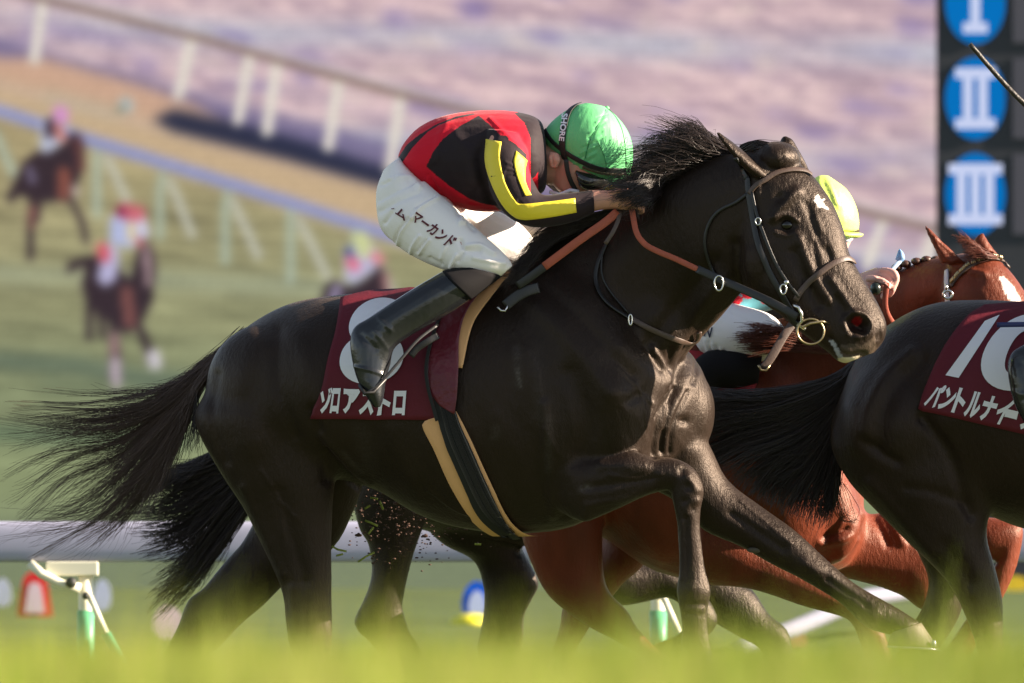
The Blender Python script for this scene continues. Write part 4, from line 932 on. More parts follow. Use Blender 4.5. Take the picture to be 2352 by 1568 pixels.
# ---- the dark brown horse hidden behind the black one
TB = shift(70, 70, .86, (1176, 800)); YB = 3.0
hB = thing('horse', 'dark brown racehorse hidden behind the black horse, its legs and tail showing under the belly', 'horse', (P(1000, 1312, YB)[0], YB, 0), 'racehorses galloping past')
hiB1 = [(800, 960, 1000, 980, 2.85, .14), (806, 1120, 990, 1150, 2.85, .12), (822, 1212, 966, 1226, 2.85, .09), (845, 1248, 956, 1256, 2.85, .078), (855, 1298, 944, 1300, 2.85, .066), (848, 1341, 932, 1346, 2.85, .058), (830, 1386, 924, 1390, 2.85, .056), (815, 1422, 932, 1424, 2.85, .052), (824, 1450, 944, 1456, 2.85, .045), (850, 1476, 962, 1482, 2.85, .04), (890, 1540, 985, 1540, 2.85, .035), (900, 1620, 975, 1620, 2.85, .04)]
hiB2 = [(900, 1040, 1120, 1120, 3.1, .14), (968, 1190, 1186, 1225, 3.1, .11), (1020, 1250, 1200, 1262, 3.1, .09), (1088, 1288, 1220, 1296, 3.1, .074), (1110, 1345, 1238, 1340, 3.1, .064), (1110, 1400, 1222, 1380, 3.1, .056), (1102, 1440, 1205, 1415, 3.1, .05), (1095, 1490, 1202, 1470, 3.1, .045), (1110, 1560, 1190, 1560, 3.1, .036), (1120, 1640, 1185, 1640, 3.1, .045)]
foB1 = [(1330, 1240, 1370, 1380, 2.8, .10), (1421, 1270, 1421, 1392, 2.78, .085), (1488, 1285, 1490, 1382, 2.78, .062), (1540, 1300, 1530, 1374, 2.78, .056), (1605, 1350, 1560, 1388, 2.78, .05), (1650, 1420, 1573, 1428, 2.78, .046), (1620, 1470, 1556, 1456, 2.78, .04), (1580, 1500, 1500, 1480, 2.78, .036), (1520, 1530, 1480, 1500, 2.78, .045)]
foB2 = [(1560, 1180, 1460, 1300, 2.95, .10), (1650, 1290, 1560, 1372, 2.95, .08), (1728, 1358, 1640, 1430, 2.95, .06), (1766, 1411, 1700, 1464, 2.95, .05), (1808, 1450, 1742, 1488, 2.95, .044), (1822, 1500, 1752, 1520, 2.95, .04), (1826, 1570, 1770, 1575, 2.95, .045)]
trB = [(600, 900, 590, 1010, 3.2, .1), (650, 830, 640, 1100, 3.18, .2), (780, 780, 800, 1170, 3.15, .26), (940, 775, 960, 1215, 3.1, .28), (1100, 780, 1120, 1240, 3.05, .29), (1280, 740, 1320, 1270, 3.0, .28), (1420, 760, 1450, 1260, 2.95, .25), (1540, 860, 1550, 1200, 2.9, .18)]
SB, BB, oB = horse_mesh(hB, [loft(trB, n=26), loft(NECK, T=TB, dy=YB), loft(HEAD, T=TB, dy=YB), loft(EAR, n=12, T=TB, dy=YB), loft(EAR_FAR, n=12, T=TB, dy=YB), loft(hiB1), loft(hiB2), loft(foB1), loft(foB2)], .011, 8, lin((23, 19, 17)), seed=8)
hair('tail', [[(640, 960, 3.1), (570, 1000, 3.1), (500, 1030, 3.1), (430, 1050, 3.1), (350, 1080, 3.1)], [(640, 980, 3.1), (560, 1040, 3.1), (480, 1080, 3.1), (400, 1110, 3.1), (330, 1140, 3.1)], [(640, 1000, 3.1), (560, 1070, 3.1), (480, 1130, 3.1), (400, 1170, 3.1), (315, 1190, 3.1)],
              [(640, 1020, 3.1), (570, 1100, 3.1), (500, 1170, 3.1), (430, 1240, 3.1), (350, 1270, 3.1)], [(640, 1040, 3.1), (570, 1130, 3.1), (500, 1220, 3.1), (430, 1310, 3.1), (370, 1390, 3.1)], [(640, 1050, 3.1), (580, 1150, 3.1), (520, 1240, 3.1), (460, 1330, 3.1), (400, 1400, 3.1)]],
     1700, hB, M['hair'], r=.0016, spread=10, ydep=.04, clump=.55, wave=10, nseg=10, seed=51, nclump=46)

# ------------------------------------------------------------------ the riders
def c2(*pts): return [((1150 + x * .4783) * .6918, (250 + y * .4783) * .6918) for x, y in pts]
JTORSO = [(914, 358, 926, 394, .02, .12), (928, 328, 966, 436, .0, .155), (962, 292, 1018, 464, -.01, .17), (1014, 267, 1080, 483, -.02, .185), (1080, 255, 1140, 486, -.03, .20), (1150, 253, 1192, 474, -.04, .205), (1212, 262, 1230, 452, -.05, .185), (1242, 278, 1250, 438, -.06, .13), (1252, 305, 1258, 410, -.06, .08)]
JARM = [(1118, 296, 1196, 306, -.19, .055), (1111, 345, 1210, 348, -.235, .066), (1117, 395, 1217, 394, -.265, .06), (1130, 450, 1230, 424, -.285, .054), (1166, 497, 1242, 444, -.295, .052), (1218, 521, 1262, 447, -.295, .05), (1276, 519, 1292, 443, -.29, .045), (1328, 506, 1330, 440, -.28, .04), (1366, 489, 1363, 435, -.27, .036)]
JARM_FAR = [(1160, 290, 1230, 300, .12, .055), (1180, 350, 1270, 345, .2, .066), (1230, 400, 1320, 390, .24, .06), (1290, 450, 1350, 400, .24, .052), (1360, 450, 1390, 385, .2, .048), (1420, 430, 1440, 378, .12, .044), (1480, 430, 1490, 385, .03, .038)]
JHIP = [(922, 360, 880, 392, -.03, .11), (962, 405, 864, 440, -.06, .15), (1000, 440, 868, 505, -.08, .15), (1030, 455, 885, 540, -.08, .12), (1050, 480, 920, 565, -.08, .07)]
JTHIGH = [(975, 415, 866, 470, -.13, .10), (1015, 450, 874, 515, -.17, .105), (1050, 480, 908, 560, -.20, .10), (1086, 515, 955, 592, -.23, .092), (1120, 547, 1012, 617, -.26, .082), (1150, 574, 1058, 628, -.28, .072), (1170, 596, 1108, 636, -.29, .058), (1178, 610, 1146, 638, -.29, .035)]
JTHIGH_FAR = [(990, 430, 900, 490, .1, .10), (1060, 460, 960, 540, .18, .10), (1130, 478, 1050, 590, .24, .092), (1190, 510, 1120, 622, .28, .08), (1225, 548, 1170, 630, .29, .064), (1236, 580, 1200, 632, .29, .036)]
JBOOT = [(1062, 611, 1152, 633, -.29, .055), (1022, 621, 1106, 668, -.31, .064), (985, 641, 1042, 714, -.325, .062), (940, 668, 986, 746, -.33, .058), (890, 700, 932, 778, -.335, .052), (846, 730, 905, 802, -.34, .047), (814, 751, 897, 835, -.345, .044),
         (804, 786, 893, 848, -.35, .042), (812, 843, 888, 868, -.355, .041), (826, 884, 884, 892, -.36, .039), (846, 918, 880, 918, -.365, .03), (860, 936, 874, 934, -.365, .016)]
JBOOT_FAR = [tuple(a[:4]) + (a[4] * -1 + .1, a[5]) for a in JBOOT]
JHEAD = [(1276, 296, 1420, 352, -.07, .072), (1260, 330, 1408, 396, -.07, .077), (1258, 360, 1382, 420, -.07, .076), (1262, 392, 1345, 440, -.07, .064), (1272, 425, 1318, 452, -.07, .046), (1284, 440, 1306, 456, -.07, .024)]
JNECK = [(1225, 320, 1228, 420, -.05, .07), (1262, 330, 1262, 425, -.06, .062), (1300, 340, 1290, 428, -.07, .058)]
JCAP = [(1280, 366, 1414, 426, -.07, .078), (1262, 344, 1430, 416, -.07, .095), (1250, 322, 1443, 406, -.07, .104), (1247, 306, 1450, 390, -.07, .110), (1253, 296, 1454, 362, -.07, .114), (1266, 280, 1452, 330, -.07, .112), (1290, 260, 1440, 297, -.07, .10), (1320, 243, 1416, 266, -.07, .075), (1345, 236, 1390, 245, -.07, .04)]

def stirrup(root, T, dy):
    f = lambda *q: [(*T(np.array([a[:2]]))[0], a[2] + dy) for a in q]
    free_strap('stirrup_leather', f((845, 902, -.40), (880, 872, -.39), (920, 826, -.37), (960, 780, -.345), (1006, 745, -.31)), 7, M['black_leather'], root, .004)
    V, F = tube([P(*q) for q in f((826, 884, -.37), (838, 904, -.41), (858, 900, -.40), (884, 872, -.37), (886, 850, -.33))], .006, 8)
    part('stirrup_iron', V, F, M['black_leather'], root)

def jockey(name_label, group, T, dy, vox, silk_col, cap_mat, breech_col, paint=None, strokes_s=None, strokes_b=None, loc=None, cap_detail=False, hands=True):
    root = thing('person', name_label, 'jockey', loc, group)
    L = lambda s_, n=20, **k: loft(s_, n=n, T=T, dy=dy, **k)
    g = -.012
    fist = []
    def fing(pts, r): return tube([P(*( *T(np.array([q[:2]]))[0], q[2] + dy)) for q in catmull(np.array(pts, float), 4)], r, 8)
    if hands:
        fist = [L([(1350, 436, 1352, 488, -.27, .030), (1378, 436, 1380, 482, -.275, .026), (1405, 436, 1408, 480, -.285, .030), (1436, 442, 1436, 482, -.29, .032), (1456, 450, 1456, 480, -.285, .024)])]
        for i in range(4): fist.append(fing([(1425, 446 + i * 9, -.30), (1450, 446 + i * 9, -.322), (1470, 452 + i * 9, -.318), (1477, 462 + i * 8, -.30), (1466, 470 + i * 6, -.285)], .0085 - .0006 * i))
        fist.append(fing([(1400, 444, -.30), (1425, 437, -.315), (1450, 441, -.318), (1468, 447, -.312)], .0095))
        fist.append(L([(1465, 398, 1470, 430, .03, .03), (1490, 398, 1495, 432, .0, .03), (1515, 402, 1515, 430, -.02, .02)]))
    body = [L(JHEAD), L(JNECK), L(JTORSO, grow=g), L(JARM, grow=-.009), L(JARM_FAR, grow=-.009), L(JHIP, grow=g), L(JTHIGH, grow=g), L(JTHIGH_FAR, grow=g), L(JBOOT, grow=g), L(JBOOT_FAR, grow=g)] + fist
    # ear, nose, jaw
    body += [L([(1262, 348, 1284, 352, -.145, .010), (1258, 364, 1288, 368, -.152, .012), (1264, 384, 1280, 386, -.148, .008)], n=12), L([(1352, 430, 1372, 422, -.07, .012), (1356, 444, 1372, 438, -.07, .014)], n=10)]
    sb = Sculpt(body, vox, 4); p = sb.px(); C = np.tile(lin((196, 142, 122)), (len(p), 1))
    sb.strokes([([(1428, 450 + 9 * i), (1452, 450 + 9 * i), (1474, 458 + 9 * i)], 2.2, -.0045) for i in range(4)] + [([(1268, 360), (1270, 378)], 3, -.004)], T)
    set_col(sb.me, C); sb.push(); mesh_obj('body', sb.me, M['skin'], root)
    ss = Sculpt([L(JTORSO, n=28), L(JARM), L(JARM_FAR)], vox, 6)
    ss.soft(6)
    if strokes_s: ss.strokes(strokes_s, T); ss.smooth(1)
    p = ss.px(); C = np.tile(np.array(silk_col), (len(p), 1))
    if paint: paint(ss, p, C)
    set_col(ss.me, C); bs = ss.bvh(); mesh_obj('silks', ss.me, M['silk'], root)
    sp = Sculpt([L(JHIP, n=26), L(JTHIGH, n=26), L(JTHIGH_FAR)], vox * .75, 6); sp.soft(12)
    if strokes_b: sp.strokes([(a, r * 1.5, h * 1.9) for a, r, h in strokes_b], T)
    set_col(sp.me, np.tile(np.array(breech_col), (len(sp.V), 1))); bp = sp.bvh(); mesh_obj('breeches', sp.me, M['breech'], root)
    for s_, dd in ((JBOOT, 0), (JBOOT_FAR, 0)):
        bt = Sculpt([L(s_, n=22)], vox, 4)
        if s_ is JBOOT:
            bt.strokes([([(830, 770), (862, 800)], 7, -.003), ([(870, 730), (900, 760)], 5, .002), ([(860, 760), (890, 800)], 5, .002), ([(812, 842), (850, 850), (884, 862)], 4, .003)], T)
        bt.push(); o = mesh_obj('boot', bt.me, M['boot'], root)
        tp = [(q[0], q[1], q[2], q[3], q[4], q[5] + .004) for q in s_[:2]] + [(1018, 626, 1078, 688, s_[2][4] * .5 + s_[1][4] * .5, .068)]
        part('boot_top', *L(tp, grow=.003), M['boot_top'], o)
    cp = Sculpt([L(JCAP, n=30)], vox * .8, 5)
    if cap_detail:
        cs = [([(1395 - 3 * k, 262 + 10 * k), (1372 - 6 * k + (k % 3) * 3, 268 + 12 * k)], 2.2, .0018 * (1 if k % 2 else -1)) for k in range(13)]
        cs += [([(1396, 246), (1372, 290), (1352, 330), (1345, 366)], 3, -.002), ([(1397, 246), (1420, 280), (1433, 320), (1438, 380)], 3, -.0015), ([(1372, 320), (1385, 350), (1395, 388)], 6, .002)]
        cp.strokes(cs, T); 
    bc = cp.bvh(); cap = mesh_obj('helmet_cover', cp.me, cap_mat, root)
    return root, dict(silk=bs, breech=bp, cap=bc), cap

# the green-capped rider of the black horse
RED, BLK, YEL = np.array(lin((206, 20, 44))), np.array(lin((40, 30, 34))), np.array(lin((232, 208, 40)))
def paint_main(sc, p, C):
    near = sc.V[:, 1] < .1
    C[inpoly(p, c2((340, 600), (420, 480), (500, 415), (620, 342), (760, 285), (880, 262), (900, 268), (760, 300), (640, 345), (560, 395), (455, 505), (384, 612)))] = BLK
    C[inpoly(p, c2((555, 632), (602, 530), (670, 440), (790, 350), (920, 278), (1000, 345), (1080, 420), (1170, 470), (1250, 545), (1262, 640), (1240, 760), (1290, 850), (1400, 820), (1500, 900), (1300, 1100), (1150, 1010), (1030, 905), (930, 885), (840, 848), (720, 770), (625, 695)))] = BLK
    C[inpoly(p, c2((1165, 262), (1235, 330), (1275, 430), (1290, 560), (1300, 700), (1340, 900), (1500, 900), (1500, 200), (1300, 230)))] = BLK
    C[inpoly(p, c2((1165, 250), (1300, 268), (1400, 288), (1460, 300), (1460, 285), (1300, 245)))] = RED
    x, y = p[:, 0], p[:, 1]; arm = (sc.V[:, 1] < -.17) & (inpoly(p, c2((940, 400), (1120, 420), (1180, 620), (1200, 860), (1740, 770), (1740, 960), (1500, 1010), (1250, 1080), (1100, 980), (990, 800), (940, 600))))
    C[arm] = BLK
    C[arm & False & inpoly(p, c2((972, 440), (1076, 462), (1064, 570), (1090, 700), (1120, 780), (1172, 872), (1210, 890), (1400, 878), (1586, 854), (1596, 950), (1400, 985), (1230, 1000), (1150, 965), (1075, 880), (1005, 740), (968, 600)))] = YEL
    C[inpoly(p, c2((1210, 545), (1250, 600), (1240, 660), (1270, 560), (1330, 560), (1330, 820), (1290, 828), (1240, 730))) & (sc.V[:, 1] < .05) & (x > c2((1248, 0))[0][0])] = RED
    far = sc.V[:, 1] > .0; C[(sc.V[:, 1] > .12) & (x > 1250)] = BLK
    C[far & (x > 1390)] = YEL
    C[(sc.V[:, 1] < -.2) & (x > 1218)] = BLK
SS_ = [(c2((1000, 420), (920, 560), (960, 760), (1000, 880)), 10, -.010), (c2((1180, 660), (1110, 650), (1085, 690)), 3, .003), (c2((1180, 690), (1120, 700), (1090, 720)), 3, -.003), (c2((1150, 620), (1100, 600)), 3, .002), (c2((1010, 700), (1080, 700)), 3, .003), (c2((980, 560), (1060, 570)), 2.5, -.002), (c2((1030, 715), (1085, 690)), 2.5, -.002),
       (c2((620, 640), (760, 740), (900, 800)), 14, -.006), (c2((760, 420), (860, 560), (900, 700)), 14, .006), (c2((560, 720), (620, 830), (760, 900)), 5, .004), (c2((570, 690), (640, 800)), 4, -.004), (c2((860, 880), (980, 915), (1050, 925)), 4, -.003), (c2((1180, 870), (1150, 930)), 3, .003), (c2((1215, 890), (1190, 960)), 3, -.002), (c2((1000, 300), (1120, 420), (1230, 520)), 5, .003), (c2((700, 320), (640, 450), (640, 560)), 9, .003)]
def bt_(cx, cy): return (588 + cx / 4, 392 + cy / 4)
SB_ = [([bt_(1240, 390), bt_(1180, 480)], 3, -.004), ([bt_(1420, 440), bt_(1330, 560), bt_(1300, 680)], 3, .005), ([bt_(1400, 440), bt_(1310, 560), bt_(1275, 660)], 3, -.005), ([bt_(1500, 600), bt_(1440, 690), bt_(1420, 760)], 2.5, .004), ([bt_(1590, 640), bt_(1500, 760)], 2.5, .004), ([bt_(1560, 640), bt_(1480, 740)], 2.5, -.003),
       ([bt_(1660, 250), bt_(1520, 330), bt_(1440, 430)], 3.5, .005), ([bt_(1640, 240), bt_(1480, 330)], 3, -.004), ([bt_(1240, 80), bt_(1400, 60), bt_(1500, 150)], 4, .004), ([bt_(1150, 130), bt_(1280, 70)], 3, -.003), ([bt_(1130, 380), bt_(1300, 280), bt_(1500, 200)], 4, -.003), ([bt_(1840, 780), bt_(1790, 880)], 3, .005), ([bt_(1900, 760), bt_(1860, 830)], 3, -.004),
       ([bt_(1880, 640), bt_(1920, 720), bt_(2050, 730)], 4, -.006), ([bt_(1930, 700), bt_(2050, 690), bt_(2180, 760)], 4, .005), ([bt_(2000, 800), bt_(2150, 830), bt_(2280, 850)], 3.5, .003), ([bt_(1740, 700), bt_(1700, 800)], 3, .003), ([bt_(1600, 800), bt_(1700, 860)], 3, -.003), ([bt_(1900, 420), bt_(1870, 480), bt_(1920, 470)], 3, .006), ([bt_(1880, 380), bt_(2000, 520)], 6, -.005)]
ID = lambda a: np.asarray(a, float)
j1, JB, cap1 = jockey('jockey in green cap and red black yellow silks crouching over the black horse', 'jockeys riding in the race', ID, 0.0, .0036, RED, M['cap_green'], lin((238, 232, 228)), paint_main, SS_, SB_, (P(1060, 600, 0)), True)
stirrup(j1, ID, 0)
yel = mat('yellow_silk', s(228, 204, 44), rough=.55, sheen=.2, bump=.15, bscale=40)
patch('sleeve_stripe', quadgrid(c2((970, 442), (966, 600), (1005, 740), (1072, 880), (1150, 968), (1232, 1000), (1400, 985), (1597, 950)), c2((1078, 464), (1066, 570), (1090, 700), (1122, 785), (1176, 872), (1222, 892), (1400, 878), (1587, 854)), 60, 8), JB['silk'], .0025, yel, j1, .003, 1)
patch('sleeve_stripe', quadgrid(c2((1176, 524), (1160, 600), (1180, 690), (1205, 760), (1241, 838)), c2((1252, 592), (1240, 650), (1241, 730), (1262, 790), (1284, 832)), 24, 6), JB['silk'], .0025, yel, j1, .003, 1)
# cap fittings
strap('cap_band', [(1252, 300), (1268, 322), (1288, 340), (1320, 362), (1353, 378), (1386, 389), (1436, 391)], 12, M['band'], cap1, JB['cap'], .002, .003)
strap('visor_band', [(1340, 382), (1366, 391), (1390, 397), (1436, 398)], 7, M['visor'], cap1, JB['cap'], .004, .003)
gs = strap('goggle_strap', [(1330, 238), (1312, 252), (1302, 270), (1295, 300), (1293, 330), (1296, 352), (1302, 372)], 17, M['band'], j1, JB['cap'], .003, .003)
for q in ([(1395, 248), (1372, 290), (1352, 330), (1344, 364)], [(1399, 248), (1422, 282), (1434, 322), (1438, 382)], [(1372, 322), (1386, 352), (1394, 388)]):
    strap('seam', q, 1.8, M['cap_dark'], cap1, JB['cap'], .0005, .002)
part('cap_button', *pball(1394, 248, -.075, 6, 5, .007), M['cap_green'], cap1)
lettering('lettering', 'SHORE', [(1293, 264), (1286, 322), (1298, 324), (1307, 264)], JB['cap'], .0075, M['print'], gs, .03)
free_strap('chin_strap', [(1300, 366, -.165), (1304, 395, -.155), (1312, 418, -.14), (1322, 436, -.12)], 11, M['band'], j1, .004)
gl = Sculpt([loft([(1318, 384, 1330, 428, -.125, .03), (1350, 396, 1350, 438, -.12, .04), (1392, 402, 1384, 434, -.09, .05), (1420, 406, 1406, 424, -.05, .04)], n=16)], .005, 4); gl.push()
mesh_obj('goggles', gl.me, M['goggle'], j1)
part('collar', *tube([P(1262, 440, -.12), P(1286, 446, -.125), P(1310, 436, -.13), P(1330, 440, -.13)], .006, 8), M['print'], j1)
for ch, pts in (('、', [(902, 477), (908, 479), (904, 483), (899, 480)]), ('ム', [(908, 492), (930, 508), (936, 488), (914, 474)]), ('マーカンド', [(942, 504), (1030, 572), (1052, 548), (958, 484)])):
    lettering('lettering', ch, pts, JB['breech'], .003, M['maroon_print'], j1, .03)
# jockey 10 (boot in view) and the hidden rider of the dark horse
j10, JB10, _ = jockey('jockey riding the number 10 horse, only a shiny boot showing at the edge', 'jockeys riding in the race', shift(1510, 58), .42, .009, lin((60, 70, 150)), M['cap_lime'], lin((222, 218, 214)), loc=P(2560, 700, .42))

# ------------------------------------------------------------------ tack of the black horse
def midy(A): return yc(toPx(A.reshape(-1, 3))[:, 0]).reshape(A.shape[:2])
sc1 = thing('saddle_cloth', 'maroon saddle cloth numbered 8 with white katakana on the black horse', 'saddle cloth', P(880, 820, -.2), 'numbered saddle cloths')
g = quadgrid([(783, 690), (765, 784), (742, 880), (711, 959)], [(1045, 672), (1030, 760), (1012, 870), (1006, 964)], 26, 30)
u = np.linspace(0, 1, 30); v = np.linspace(0, 1, 26)[:, None]
g[..., 1] -= (1 - v) ** 2 * 13 * np.clip(np.sin(np.clip(u * 1.15, 0, 1) * math.pi) * 1.1, 0, 1)
g[..., 0] += 2.5 * np.sin(v * 9) * (u < .1)
clo, A1 = patch('cloth', g, B1, .012, M['maroon'], sc1, .005, 6, midy)
def bvh_of(o): 
    me = o.data; off = Vector((0, 0, 0))
    return BVHTree.FromPolygons([tuple(v.co) for v in me.vertices], [tuple(p.vertices) for p in me.polygons])
BC1 = bvh_of(clo)
lettering('number', '8', [(768, 880), (915, 884), (952, 688), (812, 682)], BC1, .003, M['print'], sc1, .045)
for ch, a in (('ゾ', [(731, 949), (762, 949), (766, 890), (738, 888)]), ('ロ', [(757, 948), (777, 949), (783, 891), (765, 891)]), ('ア', [(787, 949), (820, 950), (829, 893), (790, 892)]), ('ス', [(823, 952), (857, 953), (866, 897), (832, 896)]), ('ト', [(866, 954), (898, 950), (898, 898), (876, 897)]), ('ロ', [(901, 953), (930, 953), (934, 897), (906, 897)])):
    lettering('lettering', ch, a, BC1, .003, M['print'], sc1, .05)

sd = thing('saddle', 'maroon racing saddle with tan pad and black elastic girth on the black horse', 'saddle', P(1050, 800, -.28))
pad, _ = patch('pad', quadgrid([(1150, 632), (1085, 690), (1045, 750), (1030, 830), (1040, 846)], [(1182, 630), (1176, 640), (1132, 690), (1095, 740), (1079, 784), (1073, 812), (1065, 848)], 26, 8), B1, .018, M['tan_pad'], sd, .008, 4)
gp_, _ = patch('girth_pad', quadgrid([(988, 962), (972, 976), (1000, 1032), (1030, 1100), (1060, 1152), (1092, 1196), (1130, 1222), (1176, 1233)], [(1050, 944), (1060, 962), (1086, 1015), (1130, 1110), (1166, 1180), (1200, 1214), (1238, 1224), (1268, 1226)], 34, 9), B1, .012, M['tan_pad'], sd, .008, 3)
ge = quadgrid([(996, 900), (1008, 955), (1022, 1010), (1052, 1080), (1090, 1160), (1122, 1198), (1166, 1227)], [(1046, 930), (1064, 982), (1082, 1020), (1120, 1105), (1150, 1166), (1173, 1203), (1196, 1223)], 36, 10)
el, Ae = patch('girth', ge, B1, .020, M['elastic_edge'], sd, .005, 3)
Bel = bvh_of(el)
for k, (a, b) in enumerate(((.16, .36), (.40, .66), (.70, .86))):
    gg = ge[:, 0][:, None] * (1 - np.linspace(a, b, 3))[None, :, None] + ge[:, -1][:, None] * np.linspace(a, b, 3)[None, :, None]
    patch('girth_elastic', gg, Bel, .0015, M['elastic'], sd, .002, 1)
# fine ribs across the elastic
L = []
for i in range(3, 150):
    t = i / 152; row = t * 35; lo = int(row); f = row - lo
    a = ge[lo, 0] * (1 - f) + ge[min(lo + 1, 35), 0] * f; b = ge[lo, -1] * (1 - f) + ge[min(lo + 1, 35), -1] * f
    p = [a * (1 - q) + b * q for q in (.18, .4, .62, .85)]; Cc, N = drape(Bel, p, .0045); L.append(tube(Cc, .0011, 4))
o = part('girth_rib', *join(L), M['elastic_edge'], sd); o['kind'] = 'stuff'
flp, _ = patch('flap', quadgrid([(1140, 630), (1122, 637), (1063, 690), (1025, 724), (1000, 784), (988, 830), (989, 870), (998, 906), (1020, 932), (1048, 949)], [(1174, 632), (1165, 641), (1113, 682), (1076, 730), (1060, 784), (1058, 840), (1055, 900), (1050, 949)], 34, 9), B1, .028, M['maroon_leather'], sd, .006, 4)
strap('girth_billet', [(1024, 728), (1000, 780), (986, 840), (988, 880), (1000, 930), (1010, 965)], 8, M['elastic_edge'], sd, B1, .030, .004)
free_strap('billet_keeper', [(944, 818, -.33), (958, 800, -.33), (985, 782, -.33), (1006, 770, -.32)], 16, M['black_leather'], sd, .005)
free_strap('surcingle_strap', [(1238, 660, -.28), (1210, 668, -.29), (1185, 682, -.295), (1160, 702, -.30)], 26, M['black_leather'], sd, .006)
part('buckle', *tube([P(1143, 704, -.315), P(1150, 713, -.315), P(1160, 714, -.315), P(1166, 702, -.315)], .0035, 6), M['metal'], sd)

br = thing('bridle', 'black leather bridle with orange rubber reins on the black horse', 'bridle', P(1800, 600, -.4), 'bridles')
S_ = lambda n, pts, w_, m='black_leather', off=.003, th=.006: strap(n, pts, w_, M[m], br, B1, off, th)
S_('browband', [(1722, 446), (1735, 428), (1760, 410), (1790, 396), (1820, 391), (1848, 394), (1862, 403)], 12, 'brown_leather')
S_('cheekpiece', [(1718, 405), (1720, 440), (1731, 507), (1744, 569), (1766, 622), (1792, 668), (1812, 702), (1828, 722)], 14)
S_('noseband_strap', [(1728, 440), (1740, 495), (1773, 586), (1806, 645), (1836, 682)], 8)
S_('noseband', [(1828, 690), (1842, 664), (1879, 630), (1915, 605), (1944, 594), (1960, 603)], 14, 'brown_leather')
S_('throat_lash', [(1719, 444), (1690, 466), (1658, 480), (1634, 504), (1621, 540), (1621, 575), (1636, 618), (1660, 650)], 7)
S_('crownpiece', [(1690, 360), (1705, 385), (1718, 412)], 13)
part('cheek_buckle', *ring((1741, 508, -.43), 6, 8, .0025), M['metal'], br); part('cheek_buckle', *ring((1799, 664, -.455), 7, 11, .003), M['metal'], br)
part('stud', *pball(1806, 648, -.452, 6, 6, .006), M['metal'], br)
part('bit_ring', *ring((1862, 761, -.45), 31, 29, .0036, .15), M['brass'], br)
part('bit_hook', *tube([P(1822, 700, -.455), P(1834, 706, -.46), P(1841, 720, -.46), P(1842, 738, -.455), P(1832, 746, -.45), P(1850, 756, -.45)], .0055, 8), M['metal'], br)
part('bit_mouthpiece', *tube([P(1842, 752, -.455), P(1860, 742, -.45), P(1888, 738, -.445), P(1906, 742, -.43)], .005, 8), M['brass'], br)
S_('bit_strap', [(1812, 704), (1820, 730), (1834, 745)], 18)
free_strap('rein', [(1452, 482, -.31), (1455, 502, -.32), (1463, 536, -.335), (1482, 561, -.345), (1513, 578, -.355), (1551, 594, -.37), (1602, 618, -.385)], 13.5, M['rubber'], br, .012)
free_strap('rein_leather', [(1600, 617, -.387), (1651, 640, -.40), (1701, 662, -.42), (1764, 690, -.445), (1806, 712, -.455), (1832, 728, -.455)], 19, M['black_leather'], br, .006)
rn = free_strap('rein', [(1418, 486, -.30), (1390, 510, -.31), (1340, 545, -.315), (1290, 582, -.315), (1250, 612, -.31)], 20, M['rubber'], br, .012)
free_strap('rein_leather', [(1254, 609, -.31), (1215, 638, -.305), (1188, 656, -.30)], 20, M['black_leather'], br, .006)
free_strap('rein_leather', [(1424, 486, -.30), (1420, 505, -.31), (1408, 532, -.32), (1390, 560, -.32)], 10, M['brown_leather'], br, .005)
mt = thing('martingale', 'dark leather martingale and neck strap around the black horse', 'martingale', P(1450, 720, -.3))
S2 = lambda n, pts, w_, m='black_leather': strap(n, pts, w_, M[m], mt, B1, .004, .006)
S2('yoke', [(1396, 556), (1384, 582), (1373, 610), (1368, 642), (1376, 676), (1401, 706), (1446, 734)], 9)
S2('yoke_strap', [(1386, 576), (1383, 606), (1384, 636), (1402, 674), (1441, 722)], 4)
S2('neck_strap', [(1446, 732), (1488, 752), (1538, 774), (1572, 785), (1594, 784), (1603, 772), (1604, 760)], 13, 'brown_leather')
part('yoke_ring', *ring((1448, 734, -.355), 4, 12, .0025), M['metal'], mt)
part('martingale_ring', *ring((1651, 650, -.425), 10, 17, .003), M['metal'], mt)

# ------------------------------------------------------------------ number 10's cloth, whip and strap
sc10 = thing('saddle_cloth', 'maroon saddle cloth numbered 10 with white katakana at the right edge', 'saddle cloth', P(2300, 850, .2), 'numbered saddle cloths')
g = quadgrid([(2262, 706), (2222, 732), (2170, 800), (2128, 890), (2107, 939)], [(2560, 700), (2540, 800), (2510, 940), (2500, 1030)], 28, 30)
u = np.linspace(0, 1, 30); v = np.linspace(0, 1, 28)[:, None]
g[..., 1] -= (1 - v) ** 2 * 6 * np.sin(np.clip(u, 0, 1) * math.pi)
clo10, _ = patch('cloth', g, B10, .012, M['maroon'], sc10, .005, 6, lambda A: np.full(A.shape[:2], .53))
BC10 = bvh_of(clo10)
lettering('number', '1', [(2172, 862), (2202, 868), (2296, 724), (2262, 738)], BC10, .003, M['print'], sc10, .03)
lettering('number', '0', [(2226, 880), (2384, 912), (2450, 724), (2300, 720)], BC10, .003, M['print'], sc10, .04)
kata = 'パントルナイーフ'
ka = [((2120, 931), (2150, 880), 27), ((2151, 938), (2176, 888), 28), ((2184, 946), (2204, 890), 24), ((2211, 955), (2232, 897), 31), ((2245, 963), (2266, 906), 32), ((2277, 970), (2306, 912), 28), ((2307, 957), (2312, 938), 28), ((2338, 984), (2356, 930), 30)]
for ch, (bl, tl, wd) in zip(kata, ka):
    lettering('lettering', ch, [bl, (bl[0] + wd, bl[1] + wd * .25), (tl[0] + wd, tl[1] + wd * .22), tl], BC10, .003, M['print'], sc10, .05)
